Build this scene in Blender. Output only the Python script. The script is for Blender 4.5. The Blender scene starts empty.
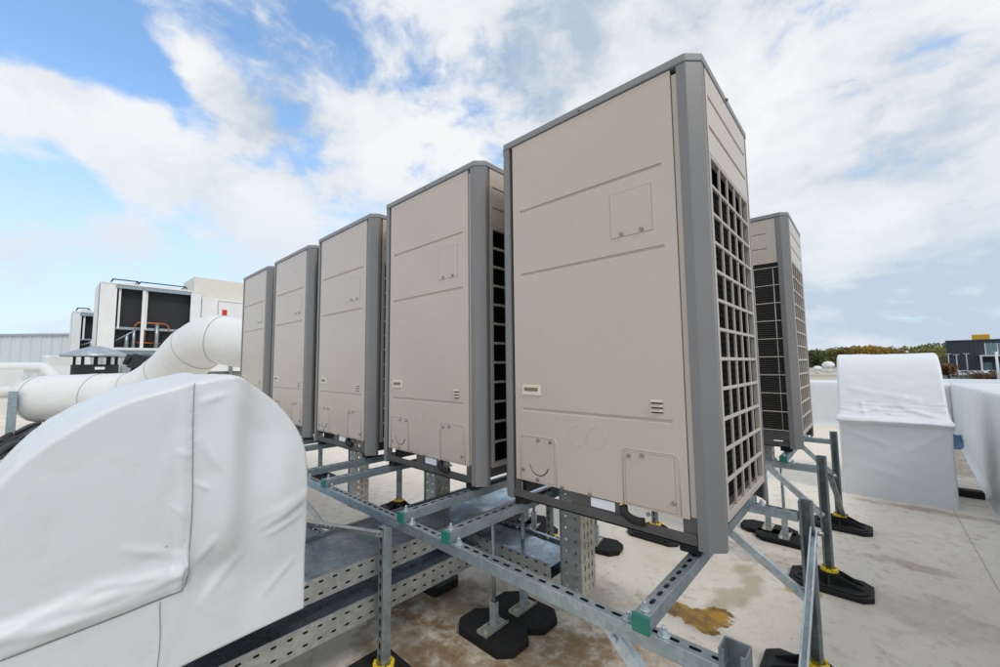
import bpy, bmesh, math, random
from mathutils import Vector, Matrix, noise
random.seed(7)
R = math.radians
S = bpy.context.scene
col = S.collection

# ------------------------------------------------------------------ helpers
class MB:
    """collects shapes and links them as ONE mesh object"""
    def __init__(self):
        self.b = bmesh.new()
    def _q(self, vs, mi=0, smooth=False):
        try:
            f = self.b.faces.new(vs)
        except ValueError:
            return None
        f.material_index = mi; f.smooth = smooth
        return f
    def box(self, x0, x1, y0, y1, z0, z1, mi=0, M=None):
        p = [Vector((x, y, z)) for x in (x0, x1) for y in (y0, y1) for z in (z0, z1)]
        if M: p = [M @ q for q in p]
        v = [self.b.verts.new(q) for q in p]
        fs = []
        for idx in ((0,1,3,2),(4,6,7,5),(0,4,5,1),(2,3,7,6),(0,2,6,4),(1,5,7,3)):
            fs.append(self._q([v[i] for i in idx], mi))
        return fs
    def prism(self, poly, z0, z1, mi=0, M=None, smooth=False, cap=True):
        """poly: (x,y) list extruded along z"""
        M = M or Matrix()
        a = [self.b.verts.new(M @ Vector((x, y, z0))) for x, y in poly]
        c = [self.b.verts.new(M @ Vector((x, y, z1))) for x, y in poly]
        n = len(poly)
        for i in range(n):
            self._q([a[i], a[(i+1) % n], c[(i+1) % n], c[i]], mi, smooth)
        if cap:
            self._q(a[::-1], mi); self._q(c, mi)
    def tube(self, pts, r, n=10, mi=0, cap=True, smooth=True, radii=None):
        pts = [Vector(p) for p in pts]
        rings = []
        up0 = None
        for i, p in enumerate(pts):
            if i == 0: t = pts[1] - pts[0]
            elif i == len(pts)-1: t = pts[-1] - pts[-2]
            else: t = (pts[i+1]-p).normalized() + (p-pts[i-1]).normalized()
            t.normalize()
            if up0 is None:
                up0 = t.orthogonal().normalized()
            else:
                up0 = (up0 - t*up0.dot(t)).normalized()
            w = t.cross(up0)
            rr = radii[i] if radii else r
            rings.append([self.b.verts.new(p + rr*(math.cos(2*math.pi*k/n)*up0 + math.sin(2*math.pi*k/n)*w)) for k in range(n)])
        for a, c in zip(rings, rings[1:]):
            for k in range(n):
                self._q([a[k], a[(k+1) % n], c[(k+1) % n], c[k]], mi, smooth)
        if cap:
            self._q(rings[0][::-1], mi); self._q(rings[-1], mi)
    def cyl(self, p0, p1, r, n=12, mi=0, r1=None, smooth=True):
        self.tube([p0, p1], r, n, mi, True, smooth, [r, r1 if r1 is not None else r])
    def grid(self, P, mi=0, smooth=True, flip=False):
        V = [[self.b.verts.new(p) for p in row] for row in P]
        for i in range(len(V)-1):
            for j in range(len(V[0])-1):
                q = [V[i][j], V[i+1][j], V[i+1][j+1], V[i][j+1]]
                self._q(q[::-1] if flip else q, mi, smooth)
        return V
    def build(self, name, mats, parent=None, loc=None, bevel=0, seg=2, M=None, recalc=True, weld=0):
        if weld: bmesh.ops.remove_doubles(self.b, verts=self.b.verts, dist=weld)
        if recalc: bmesh.ops.recalc_face_normals(self.b, faces=self.b.faces)
        me = bpy.data.meshes.new(name)
        self.b.to_mesh(me); self.b.free()
        if not isinstance(mats, (list, tuple)): mats = [mats]
        for m in mats: me.materials.append(m)
        o = bpy.data.objects.new(name, me)
        col.objects.link(o)
        if parent: o.parent = parent
        if M is not None: o.matrix_basis = M
        elif loc: o.location = loc
        if bevel:
            md = o.modifiers.new('bevel', 'BEVEL'); md.width = bevel; md.segments = seg
            md.limit_method = 'ANGLE'; md.angle_limit = R(40); md.harden_normals = False
        return o

def tag(o, label=None, cat=None, group=None, kind=None):
    if label: o['label'] = label
    if cat: o['category'] = cat
    if group: o['group'] = group
    if kind: o['kind'] = kind
    return o
def thing(name, label, cat, loc=(0,0,0), rz=0, group=None):
    o = bpy.data.objects.new(name, None); col.objects.link(o)
    o.location = loc; o.rotation_euler = (0,0,rz); o.empty_display_size = .1
    return tag(o, label, cat, group)
def copy_tree(o, parent=None):
    c = o.copy(); col.objects.link(c)
    if parent is not None:
        c.parent = parent
    for ch in list(o.children): copy_tree(ch, c)
    return c
def frame_matrix(loc, xdir, zdir):
    x = Vector(xdir).normalized(); z = Vector(zdir)
    z = (z - x*z.dot(x)).normalized(); y = z.cross(x)
    m = Matrix((x, y, z)).transposed().to_4x4(); m.translation = Vector(loc)
    return m

# ------------------------------------------------------------------ materials
class NT:
    def __init__(self, nt): self.nt = nt
    def n(self, t, **kw):
        x = self.nt.nodes.new(t)
        for k, v in kw.items():
            if k == 'ins':
                for a, b in v.items():
                    if hasattr(b, 'is_output'): self.nt.links.new(b, x.inputs[a])
                    else: x.inputs[a].default_value = b
            else: setattr(x, k, v)
        return x
    def math(self, op, a, b=0.0, c=None, clamp=False):
        x = self.nt.nodes.new('ShaderNodeMath'); x.operation = op; x.use_clamp = clamp
        for i, v in enumerate((a, b) if c is None else (a, b, c)):
            if hasattr(v, 'is_output'): self.nt.links.new(v, x.inputs[i])
            else: x.inputs[i].default_value = v
        return x.outputs[0]
    def noise(self, vec, scale, detail=4, rough=.55, dist=0, dim='3D'):
        x = self.n('ShaderNodeTexNoise', ins={'Scale': scale, 'Detail': detail, 'Roughness': rough, 'Distortion': dist})
        if vec is not None: self.nt.links.new(vec, x.inputs['Vector'])
        return x.outputs['Fac']
    def ramp(self, fac, stops):
        x = self.nt.nodes.new('ShaderNodeValToRGB'); e = x.color_ramp.elements
        while len(e) < len(stops): e.new(.5)
        for el, (p, c) in zip(e, stops):
            el.position = p; el.color = c if len(c) == 4 else (*c, 1)
        self.nt.links.new(fac, x.inputs[0])
        return x.outputs[0]
    def mix(self, f, a, b, mode='MIX'):
        x = self.nt.nodes.new('ShaderNodeMix'); x.data_type = 'RGBA'; x.blend_type = mode
        for k, v in ((0, f), (6, a), (7, b)):
            if hasattr(v, 'is_output'): self.nt.links.new(v, x.inputs[k])
            else: x.inputs[k].default_value = v if k == 0 else (v if len(v) == 4 else (*v, 1))
        return x.outputs[2]
    def link(self, a, b): self.nt.links.new(a, b)
    def mapr(self, v, a, b, c=0., d=1., smooth=True):
        x = self.nt.nodes.new('ShaderNodeMapRange')
        if smooth: x.interpolation_type = 'SMOOTHSTEP'
        for i, q in enumerate((v, a, b, c, d)):
            if hasattr(q, 'is_output'): self.nt.links.new(q, x.inputs[i])
            else: x.inputs[i].default_value = q
        return x.outputs[0]

def new_mat(name):
    m = bpy.data.materials.new(name); m.use_nodes = True
    T = NT(m.node_tree); bs = m.node_tree.nodes['Principled BSDF']
    return m, T, bs
def simple(name, c, rough=.6, metal=0., var=.12, scale=9., bump=0., bscale=60., spec=.5, dirt=0., dirtc=(.2,.17,.13)):
    m, T, bs = new_mat(name)
    tc = T.n('ShaderNodeTexCoord').outputs['Object']
    nz = T.noise(tc, scale, 5, .6)
    a = [max(0, x*(1-var)) for x in c]; b = [min(1, x*(1+var)) for x in c]
    cc = T.ramp(nz, [(.3, a), (.7, b)])
    if dirt:
        d = T.noise(tc, scale*.6, 8, .7, .6)
        cc = T.mix(T.math('MULTIPLY', T.mapr(d, .52, .75), dirt), cc, dirtc)
    T.link(cc, bs.inputs['Base Color'])
    bs.inputs['Roughness'].default_value = rough; bs.inputs['Metallic'].default_value = metal
    bs.inputs['Specular IOR Level'].default_value = spec
    r = T.mapr(nz, .3, .7, max(.02, rough-.08), min(1, rough+.08)); T.link(r, bs.inputs['Roughness'])
    if bump:
        bn = T.noise(tc, bscale, 4, .6)
        bp = T.n('ShaderNodeBump', ins={'Strength': bump, 'Distance': .01, 'Height': bn}); T.link(bp.outputs[0], bs.inputs['Normal'])
    return m

# painted sheet steel of the condenser cabinets
def paint_mat(name, c, wav=.30, rough=.29):
    m, T, bs = new_mat(name)
    tcn = T.n('ShaderNodeTexCoord'); tc = tcn.outputs['Object']
    oi = T.n('ShaderNodeObjectInfo').outputs['Random']
    off = T.n('ShaderNodeCombineXYZ', ins={0: T.math('MULTIPLY', oi, 37.), 1: T.math('MULTIPLY', oi, 11.), 2: T.math('MULTIPLY', oi, 23.)}).outputs[0]
    p = T.n('ShaderNodeVectorMath', operation='ADD', ins={0: tc, 1: off}).outputs[0]
    n1 = T.noise(p, 2.2, 3, .5); n2 = T.noise(p, 14., 6, .65, .4)
    st = T.n('ShaderNodeMapping', ins={'Vector': p, 'Scale': (22., 22., 1.2)}).outputs[0]
    n3 = T.noise(st, 1., 5, .6)
    cc = T.ramp(n1, [(.3, [x*.96 for x in c]), (.7, [min(1, x*1.03) for x in c])])
    cc = T.mix(T.math('MULTIPLY', oi, .12), cc, [x*.78 for x in c])
    cc = T.mix(T.math('MULTIPLY', T.mapr(n2, .58, .8), .06), cc, (.33, .27, .21))
    cc = T.mix(T.math('MULTIPLY', T.mapr(n3, .56, .8), .06), cc, (.30, .25, .20))
    T.link(cc, bs.inputs['Base Color'])
    T.link(T.mapr(n1, .3, .7, rough-.02, rough+.06), bs.inputs['Roughness'])
    bs.inputs['Specular IOR Level'].default_value = .6
    big = T.noise(p, 2.6, 0, .5); fine = T.noise(p, 260., 2, .5)
    b1 = T.n('ShaderNodeBump', ins={'Strength': wav, 'Distance': .03, 'Height': big})
    b2 = T.n('ShaderNodeBump', ins={'Strength': .012, 'Distance': .001, 'Height': fine, 'Normal': b1.outputs[0]})
    T.link(b2.outputs[0], bs.inputs['Normal'])
    return m
M_beige = paint_mat('beige_paint', (.60, .507, .43))
M_beige2 = paint_mat('beige_plastic', (.53, .47, .41), .05, .5)
M_grey = paint_mat('grey_paint', (.215, .211, .210), .08, .36)
M_capgrey = paint_mat('cap_paint', (.27, .275, .28), .05, .45)
M_base = simple('dark_base_steel', (.105, .10, .097), .5, .1, .2, 12, .1)
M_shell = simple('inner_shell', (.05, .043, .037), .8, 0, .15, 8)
M_dark = simple('gap_black', (.012, .011, .010), .8)
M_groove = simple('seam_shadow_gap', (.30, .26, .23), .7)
M_cream = simple('cream_plastic', (.72, .67, .55), .4)
M_olive = simple('olive_recess', (.22, .185, .10), .6)
M_screw = simple('screw_steel', (.30, .29, .28), .35, .7)
M_white = simple('sticker_white', (.86, .87, .90), .5, 0, .05)
M_rubber = simple('black_rubber', (.012, .012, .013), .75, 0, .35, 25, .35, 160, dirt=.3, dirtc=(.08,.07,.055))
M_rubber2 = simple('pad_rubber', (.008, .008, .008), .9, 0, .4, 30, .6, 240, dirt=.18, dirtc=(.07,.06,.05))
M_green = simple('green_plastic', (.012, .19, .13), .35, 0, .12, 20)
M_yellow = simple('yellow_plastic', (.85, .62, .02), .4, 0, .08, 20)
M_wire = simple('guard_wire', (.52, .50, .46), .45, .2)

def coil_mat():
    m, T, bs = new_mat('coil_fins')
    tc = T.n('ShaderNodeTexCoord').outputs['Object']
    w = T.n('ShaderNodeTexWave', wave_type='BANDS', bands_direction='Z', ins={'Vector': tc, 'Scale': 20., 'Distortion': .3, 'Detail': 1.})
    nz = T.noise(tc, 6., 5, .6)
    c = T.ramp(w.outputs['Fac'], [(.15, (.006, .006, .006)), (.75, (.055, .049, .043))])
    c = T.mix(T.math('MULTIPLY', T.mapr(nz, .45, .75), .5), c, (.03, .026, .022))
    T.link(c, bs.inputs['Base Color']); bs.inputs['Roughness'].default_value = .6; bs.inputs['Metallic'].default_value = .3
    b = T.n('ShaderNodeBump', ins={'Strength': .8, 'Distance': .01, 'Height': w.outputs['Fac']}); T.link(b.outputs[0], bs.inputs['Normal'])
    return m
M_coil = coil_mat()
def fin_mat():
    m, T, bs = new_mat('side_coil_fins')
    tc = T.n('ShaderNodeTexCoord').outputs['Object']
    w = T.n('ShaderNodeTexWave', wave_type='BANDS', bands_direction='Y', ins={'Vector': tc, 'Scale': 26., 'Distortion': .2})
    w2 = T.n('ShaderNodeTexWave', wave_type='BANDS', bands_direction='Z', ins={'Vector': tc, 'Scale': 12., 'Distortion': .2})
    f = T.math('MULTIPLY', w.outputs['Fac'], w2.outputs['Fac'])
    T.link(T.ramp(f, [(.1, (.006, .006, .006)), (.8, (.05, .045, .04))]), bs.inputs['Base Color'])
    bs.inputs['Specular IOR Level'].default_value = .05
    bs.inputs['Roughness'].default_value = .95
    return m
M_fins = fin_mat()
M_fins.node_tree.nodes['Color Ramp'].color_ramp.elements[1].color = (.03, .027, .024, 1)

def galv(name, tint=(.40, .43, .445), rough=.42, holes=None, metal=.65, stain=.25):
    """galvanised steel; holes=(axis_u, pitch, length, axis_v, [rows], width) cuts real see-through slots"""
    m, T, bs = new_mat(name)
    tc = T.n('ShaderNodeTexCoord').outputs['Object']
    vor = T.n('ShaderNodeTexVoronoi', feature='F1', ins={'Vector': tc, 'Scale': 55.}).outputs['Color']
    sp = T.n('ShaderNodeSeparateColor', ins={0: vor}).outputs[0]
    nz = T.noise(tc, 7., 6, .65, .4); fn = T.noise(tc, 90., 3, .6)
    c = T.ramp(sp, [(0, [x*.86 for x in tint]), (1, [x*1.14 for x in tint])])
    c = T.mix(T.math('MULTIPLY', T.mapr(nz, .42, .72), .45), c, [x*.62 for x in tint])
    c = T.mix(T.math('MULTIPLY', T.mapr(fn, .6, .8), stain), c, (.62, .63, .62))
    T.link(c, bs.inputs['Base Color']); bs.inputs['Metallic'].default_value = metal
    T.link(T.mapr(nz, .3, .7, rough-.1, rough+.16), bs.inputs['Roughness'])
    b = T.n('ShaderNodeBump', ins={'Strength': .12, 'Distance': .004, 'Height': nz}); T.link(b.outputs[0], bs.inputs['Normal'])
    if holes:
        au, pitch, ln, av, rows, wd = holes
        s = T.n('ShaderNodeSeparateXYZ', ins={0: tc})
        u = s.outputs[au]; v = s.outputs[av]
        fr = T.math('FRACT', T.math('DIVIDE', u, pitch))
        du = T.math('MULTIPLY', T.math('ABSOLUTE', T.math('SUBTRACT', fr, .5)), pitch)
        tot = None
        for r in rows:
            dv = T.math('ABSOLUTE', T.math('SUBTRACT', v, r))
            # rounded slot: distance to a segment
            ex = T.math('MAXIMUM', T.math('SUBTRACT', du, ln/2-wd/2), 0.)
            d = T.math('SQRT', T.math('ADD', T.math('MULTIPLY', ex, ex), T.math('MULTIPLY', dv, dv)))
            k = T.math('LESS_THAN', d, wd/2)
            tot = k if tot is None else T.math('MAXIMUM', tot, k)
        tr = T.n('ShaderNodeBsdfTransparent')
        mx = T.n('ShaderNodeMixShader', ins={0: tot, 1: bs.outputs[0], 2: tr.outputs[0]})
        out = m.node_tree.nodes['Material Output']; T.link(mx.outputs[0], out.inputs[0])
    return m
M_galv = galv('galvanised_steel', (.36, .43, .465), .36, metal=.75)
M_galvd = galv('dull_galvanised_steel', (.225, .275, .29), .5)
M_galvb = galv('bright_galvanised_steel', (.52, .60, .64), .38, metal=.5)
M_slot = galv('slotted_strut_face', (.39, .46, .495), .34, metal=.75, holes=(0, .05, .029, 1, [0], .012))
M_slotz = galv('slotted_post_face', (.25, .28, .285), .5, holes=(0, .05, .029, 2, [0], .012))
M_tray = galv('tray_sheet', (.36, .43, .49), .27, metal=.85, stain=.06)
M_trayp = galv('perforated_tray_side', (.44, .46, .46), .42, holes=(0, .058, .021, 2, [-.024, .024], .009))
M_riserp = galv('perforated_riser_sunlit', (.74, .69, .61), .45, holes=(0, .05, .027, 1, [-.033, 0, .033], .0085), metal=.4)  # paler and tanner than riser sides: sunlight on this face put into its colour
M_riserq = galv('riser_side', (.36, .40, .42), .42, holes=(0, .055, .013, 2, [-.028, .028], .011))
M_band = galv('perforated_band', (.50, .52, .52), .4, holes=(0, .025, .0105, 2, [0], .0105))

def membrane(name, c=(.78, .79, .80), wr=.35, rough=.38, dirt=.25, wscale=3.):
    m, T, bs = new_mat(name)
    tc = T.n('ShaderNodeTexCoord').outputs['Object']
    n1 = T.noise(tc, 1.6, 6, .62, .5); n2 = T.noise(tc, 9., 7, .7, .8); n3 = T.noise(tc, 40., 4, .6)
    cc = T.ramp(n1, [(.3, [x*.96 for x in c]), (.7, [min(1, x*1.02) for x in c])])
    cc = T.mix(T.math('MULTIPLY', T.mapr(n2, .52, .8), dirt), cc, (.50, .45, .36))
    cc = T.mix(T.math('MULTIPLY', T.mapr(n3, .62, .78), dirt*.4), cc, (.40, .38, .34))
    T.link(cc, bs.inputs['Base Color'])
    T.link(T.mapr(n2, .3, .7, rough-.05, rough+.14), bs.inputs['Roughness'])
    wv = T.noise(tc, wscale, 3, .5, 1.2)
    b = T.n('ShaderNodeBump', ins={'Strength': wr, 'Distance': .05, 'Height': wv})
    b2 = T.n('ShaderNodeBump', ins={'Strength': .08, 'Distance': .003, 'Height': n3, 'Normal': b.outputs[0]})
    T.link(b2.outputs[0], bs.inputs['Normal'])
    return m
M_hood = membrane('white_wrap', (.69, .72, .745), .05, .38, .25)
M_hoodr = membrane('white_wrap_far', (.76, .785, .815), .10, .34, .16, 2.2)
M_parapet = membrane('parapet_membrane', (.70, .73, .75), .2, .4, .3, 2.)
M_duct = membrane('duct_wrap', (.76, .77, .77), .32, .38, .2, 3.)

# roof sheet
def roof_mat():
    m, T, bs = new_mat('roof_membrane')
    tc = T.n('ShaderNodeTexCoord').outputs['Object']
    s = T.n('ShaderNodeSeparateXYZ', ins={0: tc}); X, Y = s.outputs[0], s.outputs[1]
    n1 = T.noise(tc, .9, 7, .65, .6); n2 = T.noise(tc, 3.2, 8, .7, .9); n3 = T.noise(tc, 14., 8, .72, .25); n5 = T.noise(tc, 5.5, 7, .66, .2); n4 = T.noise(tc, 60., 4, .6)
    c = T.ramp(n1, [(.30, (.74, .665, .565)), (.68, (.84, .785, .70))])
    c = T.mix(T.math('MULTIPLY', T.mapr(n2, .50, .74), .42), c, (.52, .40, .27))
    c = T.mix(T.math('MULTIPLY', T.math('MULTIPLY', T.mapr(n3, .51, .68), T.mapr(n1, .42, .6, .45, 1.)), .62), c, (.42, .27, .125))
    c = T.mix(T.math('MULTIPLY', T.mapr(n4, .58, .72), .22), c, (.34, .28, .22))
    def blob(x, y, rx, ry, amp=.35, soft=.35, nz=n3):
        dx = T.math('DIVIDE', T.math('SUBTRACT', X, x), rx); dy = T.math('DIVIDE', T.math('SUBTRACT', Y, y), ry)
        d = T.math('SQRT', T.math('ADD', T.math('MULTIPLY', dx, dx), T.math('MULTIPLY', dy, dy)))
        d = T.math('ADD', d, T.math('MULTIPLY', T.math('SUBTRACT', nz, .5), amp*4))
        return T.mapr(d, 1.0+soft, 1.0-soft, 0., 1.)
    # brown dirt patches left where water stood under the frame
    for x, y, rx, ry, a in ((-1.55, .25, .34, .24, .8), (-.78, .18, .26, .34, .85), (-1.0, -.12, .36, .2, .75), (-2.1, .0, .3, .2, .6), (-.55, .45, .25, .15, .5), (-1.45, -.2, .22, .16, .7), (-.2, 2.1, .4, .12, .35), (.45, 2.6, .25, .06, .4),
                            (1.15, 6.6, .22, .7, .6), (1.25, 7.9, .16, .8, .5), (.6, 4.15, .5, .06, .5), (-1.1, .75, .4, .25, .35), (.5, 1.9, .35, .2, .25)):
        c = T.mix(T.math('MULTIPLY', T.math('MULTIPLY', blob(x, y, rx, ry, 1.1, .6, n5), T.mapr(n3, .30, .54, .5, 1.)), a), c, (.235, .14, .055))
    # oily puddle stain with its run-off
    tail = None
    for x, y, rx, ry in ((-.36, 1.26, .05, .11), (-.29, 1.40, .045, .10), (-.25, 1.54, .04, .10), (-.27, 1.68, .04, .09), (-.33, 1.78, .05, .06)):
        b = blob(x, y, rx*1.25, ry*1.35, .8, .55, n5)
        tail = b if tail is None else T.math('MAXIMUM', tail, b)
    c = T.mix(T.math('MULTIPLY', tail, .5), c, (.33, .235, .12))
    oil = None
    for x, y, rx, ry in ((-.52, 1.03, .075, .085), (-.40, 1.02, .105, .105), (-.345, 1.10, .08, .10), (-.36, .96, .07, .05)):
        b = blob(x, y, rx, ry, .5, .10)
        oil = b if oil is None else T.math('MAXIMUM', oil, b)
    c = T.mix(T.math('MULTIPLY', oil, .93), c, T.ramp(n3, [(.38, (.12, .052, .002)), (.60, (.44, .235, .008))]))
    dr = T.math('MAXIMUM', blob(.045, 1.74, .035, .05, .2, .2), blob(-.07, 1.70, .035, .04, .3, .3))
    c = T.mix(T.math('MULTIPLY', dr, .85), c, (.62, .36, .05))
    # welded lap joints of the membrane sheets
    ux = T.math('FRACT', T.math('DIVIDE', T.math('ADD', X, .63+1.5*40+.75), 1.5))
    dx = T.math('MULTIPLY', T.math('ABSOLUTE', T.math('SUBTRACT', ux, .5)), 1.5)
    line = T.mapr(dx, .006, .002, 0., 1.)
    c = T.mix(T.math('MULTIPLY', line, .6), c, (.30, .26, .22))
    vo = T.n('ShaderNodeTexVoronoi', feature='F1', ins={'Vector': tc, 'Scale': 9., 'Randomness': 1.})
    gate = T.math('GREATER_THAN', T.n('ShaderNodeSeparateColor', ins={0: vo.outputs['Color']}).outputs[0], .86)
    spk = T.math('MULTIPLY', T.mapr(T.math('ADD', vo.outputs['Distance'], T.math('MULTIPLY', n4, .06)), .10, .06, 0., 1.), gate)
    c = T.mix(T.math('MULTIPLY', spk, .7), c, (.16, .12, .08))
    T.link(c, bs.inputs['Base Color']); bs.inputs['Specular IOR Level'].default_value = .18
    r = T.mapr(n2, .3, .7, .45, .65); r = T.math('SUBTRACT', r, T.math('MULTIPLY', oil, .22)); T.link(r, bs.inputs['Roughness'])
    lap = T.mapr(T.math('SUBTRACT', ux, .5), -.002, .002, 0., 1.)
    h = T.math('ADD', T.math('MULTIPLY', lap, .06), T.math('MULTIPLY', n2, .5))
    b = T.n('ShaderNodeBump', ins={'Strength': .35, 'Distance': .03, 'Height': h}); T.link(b.outputs[0], bs.inputs['Normal'])
    return m
M_roof = roof_mat()

# ------------------------------------------------------------------ camera
cam = bpy.data.cameras.new('camera'); co = bpy.data.objects.new('camera', cam); col.objects.link(co)
CY, CP, CR = 2.315, .0781, -.0106
F = Vector((math.cos(CP)*math.cos(CY), math.cos(CP)*math.sin(CY), math.sin(CP)))
rt = Vector((math.sin(CY), -math.cos(CY), 0)); up = rt.cross(F)
Rv = math.cos(CR)*rt + math.sin(CR)*up; Uv = -math.sin(CR)*rt + math.cos(CR)*up
mw = Matrix((Rv, Uv, -F)).transposed().to_4x4(); mw.translation = Vector((.3701, -1.4223, .6108))
co.matrix_world = mw
cam.sensor_width = 36; cam.lens = 399.18/1000*36; cam.clip_start = .02; cam.clip_end = 3000
S.camera = co

# ------------------------------------------------------------------ sky and light
SUN_EL, SUN_AZ = R(48), R(-12)        # azimuth measured from +X towards +Y
W = bpy.data.worlds.new('World'); S.world = W; W.use_nodes = True
T = NT(W.node_tree); bg = W.node_tree.nodes['Background']
sky = T.n('ShaderNodeTexSky', sky_type='NISHITA', sun_disc=False)
sky.sun_elevation = SUN_EL; sky.sun_rotation = R(90) - SUN_AZ; sky.air_density = 1.0; sky.dust_density = .6; sky.ozone_density = 1.4
dirn = T.n('ShaderNodeTexCoord').outputs['Generated']
sp = T.n('ShaderNodeSeparateXYZ', ins={0: dirn}); dz = T.math('MAXIMUM', sp.outputs[2], 0.)
pv = T.n('ShaderNodeCombineXYZ', ins={0: sp.outputs[0], 1: sp.outputs[1], 2: T.math('MULTIPLY', T.math('POWER', dz, .85), 1.7)}).outputs[0]
wn = T.n('ShaderNodeTexNoise', ins={'Vector': pv, 'Scale': 4., 'Detail': 4.}).outputs['Color']
pw = T.n('ShaderNodeVectorMath', operation='MULTIPLY_ADD', ins={0: wn, 1: (.16, .16, .16), 2: pv}).outputs[0]
n1 = T.noise(pw, 4.2, 10, .58); n2 = T.noise(pv, 3.0, 4, .5); n3 = T.noise(pw, 10., 9, .6)
cover = T.math('ADD', T.math('ADD', .425, T.math('MULTIPLY', T.math('SUBTRACT', n1, .5), 1.9)), T.math('MULTIPLY', T.math('SUBTRACT', n3, .5), .85))
# clearer air to the west (-X), closed cloud to the north-east
west = T.math('MULTIPLY', sp.outputs[0], -1.)
cover = T.math('ADD', cover, T.mapr(west, .50, .88, .40, .03))
def lobe(v, r, amp):
    d = T.n('ShaderNodeVectorMath', operation='DOT_PRODUCT', ins={0: dirn, 1: Vector(v).normalized()}).outputs['Value']
    return T.math('MULTIPLY', T.mapr(d, math.cos(R(r)), 1., 0., 1.), amp)
GAPS = [ ((-0.865, -0.060, 0.498), 9, -0.4), ((-0.843, 0.020, 0.538), 8, -0.42), ((-0.869, 0.086, 0.487), 5, -0.2), ((-0.949, -0.063, 0.309), 7, -0.36), ((-0.957, -0.032, 0.289), 6, -0.3), ((-0.961, 0.003, 0.276), 4, -0.2), ((-0.955, 0.120, 0.270), 6, -0.25), ((-0.948, 0.181, 0.263), 5, -0.2), ((-0.729, 0.259, 0.634), 8, -0.12), ((-0.798, 0.168, 0.579), 6, -0.2), ((-0.285, 0.715, 0.638), 7, -0.05), ((-0.856, 0.414, 0.309), 5, -0.1) ]
CLDS = [ ((-0.888, -0.029, 0.459), 5, 0.3), ((-0.904, 0.023, 0.427), 6, 0.34), ((-0.918, 0.082, 0.388), 6.5, 0.34), ((-0.928, 0.151, 0.340), 6, 0.3), ((-0.929, 0.227, 0.291), 5, 0.2), ((-0.919, -0.009, 0.393), 5, 0.22), ((-0.939, 0.035, 0.341), 5, 0.18), ((-0.830, 0.104, 0.548), 3.2, 0.26), ((-0.841, 0.143, 0.522), 4, 0.28), ((-0.857, 0.194, 0.478), 5, 0.3), ((-0.873, 0.252, 0.418), 6, 0.28), ((-0.904, -0.072, 0.420), 4.5, 0.34), ((-0.922, -0.080, 0.378), 5, 0.34), ((-0.969, -0.019, 0.246), 3.5, 0.2), ((-0.970, 0.061, 0.234), 4, 0.24), ((-0.975, -0.049, 0.215), 4, 0.2), ((-0.960, 0.169, 0.223), 4, 0.15), ((-0.781, 0.341, 0.524), 12, 0.22), ((-0.752, 0.489, 0.441), 12, 0.2), ((-0.886, 0.327, 0.328), 8, 0.2) ]
for g in GAPS + CLDS: cover = T.math('ADD', cover, lobe(*g))
mask = T.mapr(cover, .29, .77)
shade = T.math('ADD', T.math('ADD', .08, T.math('MULTIPLY', n2, .75)), T.math('ADD', T.math('MULTIPLY', T.math('SUBTRACT', n1, .5), .55), T.math('MULTIPLY', n3, .34)))
thick = T.mapr(cover, .62, 1.0)
ccol = T.ramp(shade, [(.40, (6.2, 6.9, 7.9)), (.56, (8.6, 9.0, 9.6)), (.70, (10.4, 10.5, 10.7))])
ccol = T.n('ShaderNodeMix', data_type='RGBA', blend_type='MIX'); 
cr = T.nt.nodes.new('ShaderNodeValToRGB'); e = cr.color_ramp.elements
e[0].position = .44; e[0].color = (.50, .60, .72, 1); e[1].position = .72; e[1].color = (.98, .99, 1., 1)
en = e.new(.57); en.color = (.82, .86, .905, 1)
shade = T.math('ADD', shade, T.mapr(west, .6, .95, 0., .07))
for v, r, a in (((.113, .983, .135), 10, -.17), ((.053, .976, .19), 20, -.11), ((-.2, .95, .25), 14, -.05), ((-.353, .684, .638), 15, -.07), ((-.084, .839, .538), 20, .06), ((.12, .93, .40), 20, .05)):
    shade = T.math('ADD', shade, lobe(v, r, a))
T.link(shade, cr.inputs[0])
gain = T.n('ShaderNodeVectorMath', operation='SCALE', ins={0: cr.outputs[0], 'Scale': 8.9}).outputs[0]
skyg = T.n('ShaderNodeMix', data_type='RGBA', blend_type='MULTIPLY'); skyg.inputs[0].default_value = 1
T.link(sky.outputs[0], skyg.inputs[6]); skyg.inputs[7].default_value = (2.05, 2.5, 2.65, 1)
mixc = T.nt.nodes.new('ShaderNodeMix'); mixc.data_type = 'RGBA'
T.link(mask, mixc.inputs[0]); T.link(skyg.outputs[2], mixc.inputs[6]); T.link(gain, mixc.inputs[7])
# pale haze low over the horizon
hz = T.nt.nodes.new('ShaderNodeMix'); hz.data_type = 'RGBA'
T.link(T.math('MULTIPLY', T.mapr(dz, .50, .10, .08, .84), T.mapr(west, .25, .8, .45, 1.)), hz.inputs[0]); T.link(mixc.outputs[2], hz.inputs[6]); hz.inputs[7].default_value = (6.3, 7.4, 8.6, 1)
T.link(hz.outputs[2], bg.inputs[0]); bg.inputs[1].default_value = .1
for nd in [n for n in W.node_tree.nodes if n.bl_idname == 'ShaderNodeMix' and not any(o.is_linked for o in n.outputs)]: W.node_tree.nodes.remove(nd)

sl = bpy.data.lights.new('sun', 'SUN'); so = bpy.data.objects.new('sun', sl); col.objects.link(so)
sl.energy = 1.1; sl.angle = R(14); sl.color = (1., .95, .88)
sd = Vector((math.cos(SUN_EL)*math.cos(SUN_AZ), math.cos(SUN_EL)*math.sin(SUN_AZ), math.sin(SUN_EL)))
so.rotation_euler = sd.to_track_quat('Z', 'Y').to_euler(); so.location = sd*40

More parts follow.
